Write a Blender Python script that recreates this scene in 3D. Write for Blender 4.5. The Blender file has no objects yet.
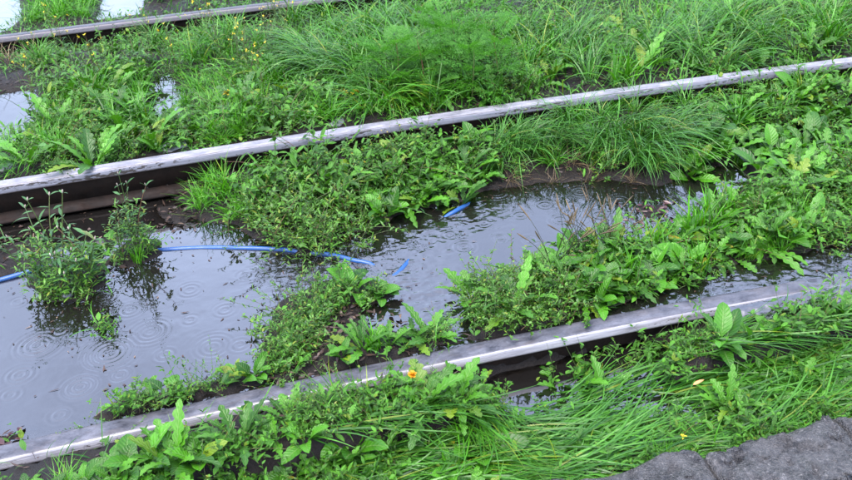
import bpy, math, random
import numpy as np
from mathutils import Matrix, Vector, Euler

# ------------------------------------------------------------------ camera
PITCH, ROLL, CAMH, FPX = 0.5582, -0.0508, 1.8647, 829.9
YAW, D0, BEND = 0.2376, 2.217, -0.0178          # the track: heading, distance, curvature
sc = bpy.context.scene
COL = sc.collection
cam_d = bpy.data.cameras.new('camera')
cam = bpy.data.objects.new('camera', cam_d)
COL.objects.link(cam)
cam.matrix_world = (Matrix.Translation((0, 0, CAMH)) @ Matrix.Rotation(math.pi / 2 - PITCH, 4, 'X')
                    @ Matrix.Rotation(ROLL, 4, 'Z'))
cam_d.sensor_width = 36
cam_d.lens = 36 * FPX / 852
cam_d.clip_start = 0.05
cam_d.clip_end = 500
cam_d.dof.use_dof = True
cam_d.dof.focus_distance = 3.2
cam_d.dof.aperture_fstop = 7.0
sc.camera = cam

# ------------------------------------------------------------------ sky, sun, exposure
SUN_EL, SUN_AZ = math.radians(72), math.radians(205)
w = bpy.data.worlds.new('World'); sc.world = w; w.use_nodes = True
nt = w.node_tree; nt.nodes.clear()
sky = nt.nodes.new('ShaderNodeTexSky'); sky.sky_type = 'NISHITA'; sky.sun_disc = False
sky.sun_elevation = SUN_EL; sky.sun_rotation = SUN_AZ
sky.air_density = 1.0; sky.dust_density = 3.0; sky.ozone_density = 1.0
hs = nt.nodes.new('ShaderNodeHueSaturation'); hs.inputs['Saturation'].default_value = 0.74
tc = nt.nodes.new('ShaderNodeTexCoord')
cn = nt.nodes.new('ShaderNodeTexNoise'); cn.inputs['Scale'].default_value = 2.2; cn.inputs['Detail'].default_value = 5
cr = nt.nodes.new('ShaderNodeMapRange'); cr.inputs['From Min'].default_value = .3; cr.inputs['From Max'].default_value = .7
cr.inputs['To Min'].default_value = .68; cr.inputs['To Max'].default_value = 1.32
vm = nt.nodes.new('ShaderNodeVectorMath'); vm.operation = 'SCALE'
bg = nt.nodes.new('ShaderNodeBackground'); bg.inputs['Strength'].default_value = 0.15
ow = nt.nodes.new('ShaderNodeOutputWorld')
nt.links.new(sky.outputs[0], hs.inputs['Color'])
nt.links.new(tc.outputs['Generated'], cn.inputs['Vector'])
nt.links.new(cn.outputs['Fac'], cr.inputs['Value'])
tn = nt.nodes.new('ShaderNodeVectorMath'); tn.operation = 'MULTIPLY'; tn.inputs[1].default_value = (1.02, 1.0, 1.06)   # cool rain-cloud light
nt.links.new(hs.outputs[0], tn.inputs[0]); nt.links.new(tn.outputs[0], vm.inputs[0]); nt.links.new(cr.outputs[0], vm.inputs['Scale'])
nt.links.new(vm.outputs[0], bg.inputs['Color']); nt.links.new(bg.outputs[0], ow.inputs['Surface'])
sun_d = bpy.data.lights.new('sun', 'SUN'); sun_d.energy = 0.5; sun_d.angle = math.radians(50)
sun_d.color = (1.0, 0.96, 0.9)
sun = bpy.data.objects.new('sun', sun_d); COL.objects.link(sun)
sd = Vector((math.sin(SUN_AZ) * math.cos(SUN_EL), math.cos(SUN_AZ) * math.cos(SUN_EL), math.sin(SUN_EL)))
sun.rotation_euler = sd.to_track_quat('Z', 'Y').to_euler()
sun.location = sd * 20
vs = sc.view_settings
vs.view_transform = 'Standard'; vs.look = 'None'; vs.gamma = 1; vs.use_curve_mapping = False
vs.exposure = 2.55
sc.cycles.use_denoising = True
sc.cycles.max_bounces = 6; sc.cycles.diffuse_bounces = 2; sc.cycles.glossy_bounces = 3
sc.cycles.transmission_bounces = 4; sc.cycles.transparent_max_bounces = 6
sc.cycles.caustics_reflective = False; sc.cycles.caustics_refractive = False
sc.cycles.sample_clamp_indirect = 6

rng = np.random.default_rng(11)
PI = math.pi

# ------------------------------------------------------------------ survey helpers
CP, SP_ = math.cos(PITCH), math.sin(PITCH)
CR_, SR_ = math.cos(ROLL), math.sin(ROLL)
def at(px, py, z=0.0):
    """ground point (metres) of a spot surveyed from the photograph, on the level z"""
    u, v = px - 426.0, 240.0 - py
    u, v = CR_ * u - SR_ * v, SR_ * u + CR_ * v
    dx, dy, dz = u, FPX * CP + v * SP_, -FPX * SP_ + v * CP
    t = (z - CAMH) / dz
    return np.array((dx * t, dy * t, z))
CY, SY = math.cos(YAW), math.sin(YAW)
def sv(x, y):
    lx = CY * x + SY * (y - D0); ly = -SY * x + CY * (y - D0)
    return lx, ly - BEND * lx * lx / 2
def xy(s, v):
    ly = v + BEND * s * s / 2
    return CY * s - SY * ly, SY * s + CY * ly + D0
def poly(pts, z):
    return np.array([at(a, b, z)[:2] for a, b in pts])
def sdist(P, poly_):
    """signed distance of N points to a polygon, positive inside"""
    P = np.asarray(P, float); d = np.full(len(P), 1e9); ins = np.zeros(len(P), bool)
    n = len(poly_)
    for i in range(n):
        a, b = poly_[i], poly_[(i + 1) % n]
        e = b - a; q = P - a
        t = np.clip((q @ e) / max(e @ e, 1e-12), 0, 1)
        r = q - t[:, None] * e
        d = np.minimum(d, (r * r).sum(1))
        c = ((a[1] > P[:, 1]) != (b[1] > P[:, 1]))
        with np.errstate(divide='ignore', invalid='ignore'):
            xi = (b[0] - a[0]) * (P[:, 1] - a[1]) / (b[1] - a[1] if b[1] != a[1] else 1e-12) + a[0]
        ins ^= c & (P[:, 0] < xi)
    return np.where(ins, 1, -1) * np.sqrt(d)
# smooth value noise, used for relief
_NT = np.random.default_rng(3).random((256, 256))
def vnoise(x, y, f):
    x = np.asarray(x) * f; y = np.asarray(y) * f
    xi = np.floor(x).astype(int); yi = np.floor(y).astype(int); xf = x - xi; yf = y - yi
    xf = xf * xf * (3 - 2 * xf); yf = yf * yf * (3 - 2 * yf)
    g = lambda a, b: _NT[a & 255, b & 255]
    return (g(xi, yi) * (1 - xf) * (1 - yf) + g(xi + 1, yi) * xf * (1 - yf) + g(xi, yi + 1) * (1 - xf) * yf + g(xi + 1, yi + 1) * xf * yf) - .5
def fbm(x, y, f, o=3):
    return sum(vnoise(x + 7.3 * k, y - 3.1 * k, f * 2 ** k) / 2 ** k for k in range(o))
def sstep(a, b, x):
    t = np.clip((x - a) / (b - a), 0, 1); return t * t * (3 - 2 * t)

# ------------------------------------------------------------------ levels of the place
G1, G2 = 1.59, 3.936                 # middle and far rail, measured from the near rail
Z_POOL, Z_FRONT, Z_BACK, Z_FAR = -0.012, -0.115, 0.088, 0.06
def near_z(s): return -0.017 * sstep(0.7, 2.2, s)      # the near rail dips under the water
RAILS = [(0.0, near_z), (G1, lambda s: 0.18 + 0 * s), (G2, lambda s: 0.19 + 0 * s)]

POOL = poly([(190, 212), (198, 220), (240, 225), (266, 242), (300, 255),
             (330, 250), (345, 232), (382, 226), (392, 214), (440, 206), (470, 200), (485, 190), (520, 184), (560, 181), (600, 179), (640, 183),
             (662, 186), (690, 176), (712, 166), (738, 162), (750, 182), (730, 200), (712, 214), (698, 228), (660, 243), (610, 246), (575, 252), (555, 264),
             (530, 276), (500, 284), (474, 294), (466, 310), (476, 324), (468, 338), (446, 352), (0, 452), (-150, 487), (-320, 525)], Z_POOL)
POOL = np.vstack([np.array([xy(q_, G1 - .03) for q_ in np.linspace(-3.6, sv(*at(172, 195, Z_POOL)[:2])[0], 14)]), POOL])
ISLANDS = [poly(p, Z_POOL) for p in (
    [(-200, 302), (-60, 264), (0, 246), (30, 240), (50, 246), (48, 262), (30, 270), (0, 280), (-60, 296), (-200, 336)],
    [(158, 208), (176, 204), (190, 216), (184, 224), (166, 224)],
    [(26, 287), (40, 264), (78, 258), (102, 266), (106, 285), (85, 300), (48, 300)],
    [(106, 262), (125, 240), (158, 240), (163, 256), (130, 266)],
    [(258, 396), (262, 372), (268, 332), (285, 302), (318, 284), (350, 277), (372, 283), (366, 300), (350, 316), (368, 330), (400, 335), (440, 328), (457, 340), (455, 355), (400, 372)],
    [(360, 290), (385, 283), (397, 291), (384, 301), (366, 300)],
    [(78, 436), (92, 420), (115, 402), (150, 396), (200, 386), (245, 372), (264, 374), (264, 400), (78, 440)],
    [(94, 322), (112, 320), (112, 328), (96, 330)],
    [(502, 178), (530, 176), (534, 184), (506, 187)],
    [(-10, 440), (30, 434), (34, 446), (-10, 452)],
    [(640, 208), (662, 206), (664, 214), (645, 218)],
)]
STREAM = poly([(560, 322), (604, 307), (650, 291), (690, 276), (740, 263), (780, 257), (852, 241), (1000, 208), (1200, 168), (1200, 240), (1000, 285), (852, 315), (760, 330), (690, 345), (640, 350), (600, 340)], Z_POOL)
FRONT = [poly(p, Z_FRONT) for p in (
    [(475, 404), (490, 378), (555, 358), (612, 343), (650, 338), (672, 346), (660, 380), (700, 398), (738, 420), (716, 437), (660, 428), (600, 410), (545, 422), (500, 416)],)]
BACK = [poly(p, Z_BACK) for p in (
    [(-260, 190), (-60, 130), (0, 92), (36, 88), (42, 112), (38, 138), (0, 146), (-60, 175), (-260, 230)],
    [(146, 112), (150, 84), (168, 72), (186, 92), (184, 114), (166, 124)],
    [(156, 150), (190, 146), (186, 140), (160, 142)],)]
FAR = [poly(p, Z_FAR) for p in (
    [(94, 22), (100, 2), (108, -22), (150, -30), (142, 14)],
    [(-200, 60), (-40, -20), (18, -10), (22, 20), (0, 34), (-200, 90)],)]

ZK = 0.03
ks = [sv(*at(px, py, ZK)[:2]) for px, py in ((575, 481), (702, 449), (760, 435), (838, 420), (852, 418))]
KV = float(np.mean([k[1] for k in ks]))             # line of the kerb
def pool_sd(P):
    d = sdist(P, POOL)
    for i in ISLANDS: d = np.minimum(d, -sdist(P, i))
    return np.maximum(d, sdist(P, STREAM))
def bodies(P):
    """(signed distance, level) of each body of water at the points"""
    fr = sdist(P, FRONT[0])
    bk = np.max([sdist(P, q) for q in BACK], axis=0)
    fa = np.max([sdist(P, q) for q in FAR], axis=0)
    return ((pool_sd(P), Z_POOL), (fr, Z_FRONT), (bk, Z_BACK), (fa, Z_FAR))
def ground_z(P):
    P = np.asarray(P, float); x, y = P[:, 0], P[:, 1]
    s, v = sv(x, y)
    z = np.where(v < 0, -0.105, 0.012)
    z = np.where(v > G1, 0.13, z)
    z = np.where(v > G2, 0.09, z)
    near = np.exp(-((v - G1 + .13) / .16) ** 2) * (v < G1)
    z = z + (-.012 + 0.085 * sstep(-.95, -.5, s)) * near              # bank along the middle rail, low mud at its flooded end
    z = z - 0.095 * np.exp(-((v - G2 + .10) / .16) ** 2) * (v < G2)  # ditch under the far rail
    n = fbm(x, y, 4.0, 4)
    z = z + 0.035 * n + 0.006 * fbm(x + 9, y, 22, 2)
    far_out = sstep(6, 20, np.hypot(x, y - 3))
    z = z * (1 - far_out) - 0.02 * far_out
    wob = 0.03 * fbm(x, y, 9, 3)
    lanes = ((v > -.25) & (v < G1), v < .0, (v > G1) & (v < G2), v > G2)
    for (d, lv), lane in zip(bodies(P), lanes):
        d = d + wob * sstep(0, .12, np.abs(v - G1))
        shore = lv + 0.006 + (np.maximum(z, lv + .012) - lv - .006) * (1 - np.exp(np.minimum(d, 0) / 0.06))
        bed = lv + 0.006 - 0.07 * (1 - np.exp(-np.maximum(d, 0) / 0.07))
        z = np.where(lane, np.where(d > 0, bed + .006 * n, np.where(d > -0.5, np.minimum(shore, np.maximum(z, lv + .004)), z)), z)
    # rails stand in the ground, never under it
    for off, zf in RAILS:
        top = zf(s)
        z = np.where(np.abs(v - off) < .06, np.minimum(z, top - (.05 if off == 0 else .1)), z)
    z = np.where(v < KV + .02, np.minimum(z, -0.12), z)
    return z

# ------------------------------------------------------------------ mesh helpers
def mk(name, V, F, mat, parent=None, uv=None, smooth=True, attr=None):
    V = np.asarray(V, np.float32); F = np.asarray(F, np.int32)
    me = bpy.data.meshes.new(name)
    me.vertices.add(len(V)); me.vertices.foreach_set('co', V.ravel())
    k = F.shape[1]
    me.loops.add(F.size); me.loops.foreach_set('vertex_index', F.ravel())
    me.polygons.add(len(F)); me.polygons.foreach_set('loop_start', np.arange(0, F.size, k, dtype=np.int32))
    me.polygons.foreach_set('loop_total', np.full(len(F), k, np.int32))
    if smooth: me.polygons.foreach_set('use_smooth', np.ones(len(F), bool))
    if uv is not None:
        l = me.uv_layers.new(name='UVMap'); l.data.foreach_set('uv', np.asarray(uv, np.float32)[F.ravel()].ravel())
    if attr is not None:
        for k_, a in attr.items():
            at_ = me.attributes.new(k_, 'FLOAT', 'POINT'); at_.data.foreach_set('value', np.asarray(a, np.float32))
    me.update(calc_edges=True); me.validate()
    me.materials.append(mat)
    return me
def ob(name, me, parent=None, loc=None, rot=None, scale=None):
    o = bpy.data.objects.new(name, me); COL.objects.link(o)
    if parent is not None: o.parent = parent
    if loc is not None: o.location = loc
    if rot is not None: o.rotation_euler = rot
    if scale is not None: o.scale = (scale,) * 3 if np.isscalar(scale) else scale
    return o
def tag(o, label=None, cat=None, group=None, kind=None):
    if label: o['label'] = label
    if cat: o['category'] = cat
    if group: o['group'] = group
    if kind: o['kind'] = kind
    return o
def grid_faces(nu, nv):
    i = np.arange(nu - 1)[:, None] * nv + np.arange(nv - 1)[None]
    return np.stack([i, i + nv, i + nv + 1, i + 1], -1).reshape(-1, 4)
def strips(base, az, el, arch, L, W, prof, cols=2, fold=0.0, side=0.0, roll=0.0, wav=0.0, seed=0):
    """N leaf strips at once: each starts at base, rises at el and bends down by arch, sideways by side"""
    base = np.atleast_2d(base); N = len(base); n = len(prof)
    bc = lambda a: np.broadcast_to(np.asarray(a, float), (N,))
    az, el, arch, L, W, fold, side, roll = map(bc, (az, el, arch, L, W, fold, side, roll))
    t = np.linspace(0, 1, n)
    th = el[:, None] - arch[:, None] * t[None] ** 1.3
    aa = az[:, None] + side[:, None] * t[None]
    ds = (L / (n - 1))[:, None]
    dirs = np.stack([np.cos(th) * np.cos(aa), np.cos(th) * np.sin(aa), np.sin(th)], -1)
    mid = .5 * (dirs[:, 1:] + dirs[:, :-1])
    pos = np.concatenate([np.zeros((N, 1, 3)), np.cumsum(mid * ds[..., None], 1)], 1) + base[:, None]
    lat = np.stack([-np.sin(aa), np.cos(aa), np.zeros_like(aa)], -1)
    nor = np.cross(dirs, lat)
    cr_, sr_ = np.cos(roll)[:, None, None], np.sin(roll)[:, None, None]
    lat, nor = lat * cr_ + nor * sr_, nor * cr_ - lat * sr_
    r = np.random.default_rng(seed)
    hw = .5 * W[:, None] * np.asarray(prof)[None]
    if wav: hw = hw * (1 + wav * r.uniform(-1, 1, hw.shape))
    ks = np.linspace(-1, 1, cols)
    out = []
    for k in ks:
        up = fold[:, None] * hw * abs(k)
        if wav and k: up = up + wav * .5 * hw * r.uniform(-1, 1, hw.shape)
        out.append(pos + lat * (hw * k)[..., None] + nor * up[..., None])
    V = np.stack(out, 2).reshape(N, n * cols, 3)
    f = grid_faces(n, cols)
    F = (f[None] + (np.arange(N) * n * cols)[:, None, None]).reshape(-1, 4)
    uv = np.stack(np.meshgrid(t, (ks + 1) / 2, indexing='ij'), -1).reshape(-1, 2)
    return V.reshape(-1, 3), F, np.tile(uv, (N, 1)), pos
def tube(P, R, sides=5):
    P = np.asarray(P, float); n = len(P); R = np.broadcast_to(np.asarray(R, float), (n,))
    T = np.gradient(P, axis=0); T /= np.linalg.norm(T, axis=1)[:, None] + 1e-9
    ref = np.where(np.abs(T[:, 2:3]) > .9, np.array([[1., 0, 0]]), np.array([[0, 0, 1.]]))
    A = np.cross(T, ref); A /= np.linalg.norm(A, axis=1)[:, None] + 1e-9
    B = np.cross(T, A)
    a = np.arange(sides) * 2 * PI / sides
    V = P[:, None] + R[:, None, None] * (A[:, None] * np.cos(a)[None, :, None] + B[:, None] * np.sin(a)[None, :, None])
    i = np.arange(n - 1)[:, None] * sides; j = np.arange(sides)[None]; j2 = (j + 1) % sides
    F = np.stack([i + j, i + j2, i + sides + j2, i + sides + j], -1).reshape(-1, 4)
    uv = np.stack(np.meshgrid(np.linspace(0, 1, n), np.arange(sides) / sides, indexing='ij'), -1).reshape(-1, 2)
    return V.reshape(-1, 3), F, uv
class MB:
    def __init__(s): s.V = []; s.F = []; s.U = []; s.n = 0
    def add(s, V, F, U=None):
        s.V.append(V); s.F.append(np.asarray(F) + s.n); s.U.append(U if U is not None else np.zeros((len(V), 2))); s.n += len(V); return s
    def mesh(s, name, mat): return mk(name, np.concatenate(s.V), np.concatenate(s.F), mat, uv=np.concatenate(s.U))
def catmull(P, n=8):
    P = np.asarray(P, float); Q = np.vstack([2 * P[0] - P[1], P, 2 * P[-1] - P[-2]]); out = []
    for i in range(len(P) - 1):
        a, b, c, d = Q[i:i + 4]
        for t in np.linspace(0, 1, n, endpoint=False):
            out.append(.5 * (2 * b + (c - a) * t + (2 * a - 5 * b + 4 * c - d) * t * t + (3 * b - a - 3 * c + d) * t ** 3))
    return np.array(out + [P[-1]])

# ------------------------------------------------------------------ materials
def new_mat(name):
    m = bpy.data.materials.new(name); m.use_nodes = True
    t = m.node_tree; t.nodes.clear(); return m, t
def nd(t, typ, ins=None, **kw):
    n = t.nodes.new(typ)
    for k, v in kw.items(): setattr(n, k, v)
    for k, v in (ins or {}).items():
        if hasattr(v, 'is_linked') or isinstance(v, bpy.types.NodeSocket): t.links.new(v, n.inputs[k])
        else: n.inputs[k].default_value = v
    return n
def mixc(t, f, a, b, mode='MIX'):
    n = t.nodes.new('ShaderNodeMix'); n.data_type = 'RGBA'; n.blend_type = mode
    for k, v in ((0, f), (6, a), (7, b)):
        if isinstance(v, bpy.types.NodeSocket): t.links.new(v, n.inputs[k])
        else: n.inputs[k].default_value = (*v, 1) if isinstance(v, tuple) and len(v) == 3 else v
    return n.outputs[2]
def ramp(t, fac, a, b, o0=0.0, o1=1.0):
    return nd(t, 'ShaderNodeMapRange', {'Value': fac, 'From Min': a, 'From Max': b, 'To Min': o0, 'To Max': o1}).outputs[0]
def math_(t, op, a, b=0.0):
    n = t.nodes.new('ShaderNodeMath'); n.operation = op
    for i, v in enumerate((a, b)):
        if isinstance(v, bpy.types.NodeSocket): t.links.new(v, n.inputs[i])
        else: n.inputs[i].default_value = v
    return n.outputs[0]
def noise(t, vec, scale, detail=3, rough=.6):
    return nd(t, 'ShaderNodeTexNoise', {'Vector': vec, 'Scale': scale, 'Detail': detail, 'Roughness': rough}).outputs['Fac']
def leaf_mat(name, a, b, c=None, rough=.38, trans=.3, vein=0.0, tip=None, spec=.5, pc=.12):
    """a, b: the two ends of the leaf's colour range; c: the odd yellowing leaf"""
    m, t = new_mat(name)
    oi = nd(t, 'ShaderNodeObjectInfo').outputs['Random']
    gi = nd(t, 'ShaderNodeNewGeometry')
    isl = gi.outputs['Random Per Island']
    r = math_(t, 'FRACT', math_(t, 'ADD', math_(t, 'MULTIPLY', oi, 3.7), isl))
    col = mixc(t, r, a, b)
    if c:
        yel = ramp(t, math_(t, 'FRACT', math_(t, 'MULTIPLY', r, 13.7)), 1 - pc, 1 - pc * .5)
        col = mixc(t, yel, col, c)
    uv = nd(t, 'ShaderNodeUVMap').outputs[0]
    sx = nd(t, 'ShaderNodeSeparateXYZ', {0: uv})
    pos = gi.outputs['Position']
    pn = noise(t, pos, 60, 2)
    col = mixc(t, ramp(t, pn, .3, .7, 0, .35), col, mixc(t, 1.0, col, (.55, .6, .5), 'MULTIPLY'))
    col = mixc(t, ramp(t, noise(t, pos, 38, 3, .7), .66, .74, 0, .55), col, (.075, .065, .018))
    if tip: col = mixc(t, ramp(t, sx.outputs[0], .75, 1), col, tip)
    ins = {'Roughness': rough, 'IOR': 1.42, 'Specular IOR Level': spec}
    if vein:
        dv = math_(t, 'ABSOLUTE', math_(t, 'SUBTRACT', sx.outputs[1], .5))
        mid = ramp(t, dv, .02, .07, 1, 0)
        side = math_(t, 'SINE', math_(t, 'MULTIPLY', math_(t, 'SUBTRACT', sx.outputs[0], math_(t, 'MULTIPLY', dv, .35)), 62.0))
        sidem = ramp(t, side, .82, 1, 0, .5)
        vv = math_(t, 'MAXIMUM', mid, sidem)
        col = mixc(t, math_(t, 'MULTIPLY', vv, vein), col, (.22, .32, .12))
        bh = math_(t, 'SUBTRACT', math_(t, 'MULTIPLY', side, .5), math_(t, 'MULTIPLY', mid, 2.0))
        bp = nd(t, 'ShaderNodeBump', {'Height': bh, 'Strength': .5, 'Distance': .002})
        ins['Normal'] = bp.outputs[0]
    p = nd(t, 'ShaderNodeBsdfPrincipled', {'Base Color': col, **ins})
    tr = nd(t, 'ShaderNodeBsdfTranslucent', {'Color': mixc(t, 1.0, col, (1.3, 1.5, .5), 'MULTIPLY')})
    mx = nd(t, 'ShaderNodeMixShader', {0: trans, 1: p.outputs[0], 2: tr.outputs[0]})
    nd(t, 'ShaderNodeOutputMaterial', {0: mx.outputs[0]})
    return m
def plain_mat(name, a, b, scale, rough=(.4, .8), spec=.5, bump=0.0, bscale=None, metal=0.0):
    m, t = new_mat(name)
    pos = nd(t, 'ShaderNodeTexCoord').outputs['Object']
    n = noise(t, pos, scale, 5)
    col = mixc(t, ramp(t, n, .3, .7), a, b)
    ins = {'Base Color': col, 'Roughness': ramp(t, noise(t, pos, scale * 1.7), .3, .7, *rough), 'Specular IOR Level': spec, 'Metallic': metal}
    if bump:
        ins['Normal'] = nd(t, 'ShaderNodeBump', {'Height': noise(t, pos, bscale or scale * 4, 6, .7), 'Strength': bump, 'Distance': .004}).outputs[0]
    p = nd(t, 'ShaderNodeBsdfPrincipled', ins)
    nd(t, 'ShaderNodeOutputMaterial', {0: p.outputs[0]})
    return m

M = {}
M['dock'] = leaf_mat('dock_leaf', (0.0121, 0.0622, 0.0024), (0.0561, 0.2131, 0.0076), (0.1100, 0.1903, 0.0081), rough=.38, trans=.2, vein=.2, spec=.42, pc=.06)
M['dandelion'] = leaf_mat('dandelion_leaf', (0.0121, 0.0604, 0.0027), (0.0610, 0.2131, 0.0096), (0.1032, 0.1776, 0.0092), rough=.4, trans=.2, vein=.2, spec=.42, pc=.07)
M['plantain'] = leaf_mat('plantain_leaf', (0.0103, 0.0517, 0.0027), (0.0463, 0.1751, 0.0083), (0.1651, 0.1650, 0.0069), rough=.4, trans=.2, vein=.18, spec=.42, pc=.05)
M['knotweed'] = leaf_mat('knotweed_leaf', (0.0173, 0.0700, 0.0210), (0.0546, 0.1545, 0.0480), (0.0913, 0.1285, 0.0350), rough=.4, trans=.16, vein=.2, spec=.42, pc=.08)
M['knotgrass'] = leaf_mat('knotgrass_leaf', (0.0131, 0.0552, 0.0043), (0.0759, 0.1980, 0.0180), (0.1239, 0.1650, 0.0144), rough=.44, trans=.18, spec=.42, pc=.08)
M['blade'] = leaf_mat('grass_blade', (0.0112, 0.0647, 0.0027), (0.0578, 0.2207, 0.0096), (0.1376, 0.2030, 0.0115), rough=.38, trans=.24, tip=(0.0825, 0.1461, 0.0115), pc=.07, spec=.42)
M['blade_fresh'] = leaf_mat('fresh_grass_blade', (0.0178, 0.0905, 0.0024), (0.0793, 0.2892, 0.0076), (0.1376, 0.2411, 0.0104), rough=.4, trans=.26, pc=.06, spec=.42)
M['blade_blue'] = leaf_mat('blue_grass_blade', (0.0112, 0.0604, 0.0055), (0.0594, 0.1980, 0.0194), (0.1239, 0.1776, 0.0173), rough=.36, trans=.2, pc=.06, spec=.42)
M['straw'] = leaf_mat('dry_blade', (.06, .042, .02), (.13, .095, .045), None, rough=.6, trans=.1)
M['fern'] = leaf_mat('feathery_leaf', (.04, .15, .02), (.075, .22, .034), None, rough=.5, trans=.4, spec=.2)
M['stem'] = leaf_mat('green_stem', (.035, .07, .014), (.07, .1, .03), (.11, .06, .03), rough=.45, trans=.05, pc=.3)
M['stem_dark'] = leaf_mat('dark_stalk', (.012, .02, .007), (.025, .03, .012), None, rough=.5, trans=.05)
M['petal'] = leaf_mat('yellow_petal', (.5, .38, .01), (.55, .44, .03), None, rough=.5, trans=.25)
M['petal_orange'] = leaf_mat('orange_petal', (.55, .2, .006), (.6, .28, .01), None, rough=.5, trans=.2)
M['bud'] = leaf_mat('pale_bud', (.28, .23, .2), (.38, .32, .28), None, rough=.6, trans=.1)
M['seed'] = leaf_mat('brown_seed', (.06, .045, .025), (.11, .08, .04), None, rough=.6, trans=.05)
M['litter'] = leaf_mat('dead_leaf', (.018, .009, .006), (.055, .034, .024), (.12, .085, .06), rough=.45, trans=.05)
M['litter_red'] = leaf_mat('wet_dead_leaf', (.025, .008, .009), (.06, .025, .026), (.1, .07, .07), rough=.25, trans=.03)

# wet mud with grit
m, t = new_mat('wet_mud')
geo = nd(t, 'ShaderNodeNewGeometry').outputs['Position']
n1 = noise(t, geo, 7, 6); n2 = noise(t, geo, 55, 5, .7); n3 = noise(t, geo, 2.2, 3)
col = mixc(t, ramp(t, n1, .3, .7), (.0028, .002, .0015), (.007, .005, .0036))
col = mixc(t, ramp(t, n2, .5, .8, 0, .6), col, (.016, .0115, .008))
col = mixc(t, ramp(t, n3, .5, .75, 0, .5), col, (.0055, .0045, .003))
bp = nd(t, 'ShaderNodeBump', {'Height': n2, 'Strength': .7, 'Distance': .012})
p = nd(t, 'ShaderNodeBsdfPrincipled', {'Base Color': col, 'Roughness': ramp(t, n1, .35, .65, .5, .85), 'Specular IOR Level': .25, 'Normal': bp.outputs[0]})
nd(t, 'ShaderNodeOutputMaterial', {0: p.outputs[0]}); M['mud'] = m

def water_mat(name, murk, spec=1.0, dens=60.0):
    """murky rain water: the bed shows where it is shallow, the silt hides it where it is deep"""
    m, t = new_mat(name)
    dp = nd(t, 'ShaderNodeAttribute', attribute_name='depth').outputs['Fac']
    op = math_(t, 'SUBTRACT', 1.0, math_(t, 'EXPONENT', math_(t, 'MULTIPLY', dp, -dens)))
    geo = nd(t, 'ShaderNodeNewGeometry').outputs['Position']
    fine = noise(t, geo, 70, 2)
    flow = nd(t, 'ShaderNodeAttribute', attribute_name='flow').outputs['Fac']
    bp = nd(t, 'ShaderNodeBump', {'Height': fine, 'Strength': math_(t, 'ADD', .012, math_(t, 'MULTIPLY', flow, .07)), 'Distance': .01})
    col = mixc(t, ramp(t, noise(t, geo, 6, 3), .3, .7), murk, tuple(c * 1.35 for c in murk))
    tr = nd(t, 'ShaderNodeBsdfTransparent', {'Color': (.86, .82, .72, 1)})
    df = nd(t, 'ShaderNodeBsdfDiffuse', {'Color': col})
    body = nd(t, 'ShaderNodeMixShader', {0: op, 1: tr.outputs[0], 2: df.outputs[0]})
    gl = nd(t, 'ShaderNodeBsdfGlossy', {'Color': (1, 1, 1, 1), 'Roughness': .015, 'Normal': bp.outputs[0]})
    fr = nd(t, 'ShaderNodeFresnel', {'IOR': 2.3, 'Normal': bp.outputs[0]})
    mx = nd(t, 'ShaderNodeMixShader', {0: fr.outputs[0], 1: body.outputs[0], 2: gl.outputs[0]})
    nd(t, 'ShaderNodeOutputMaterial', {0: mx.outputs[0]})
    return m
M['water'] = water_mat('murky_water', (.006, .0055, .005))

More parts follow.
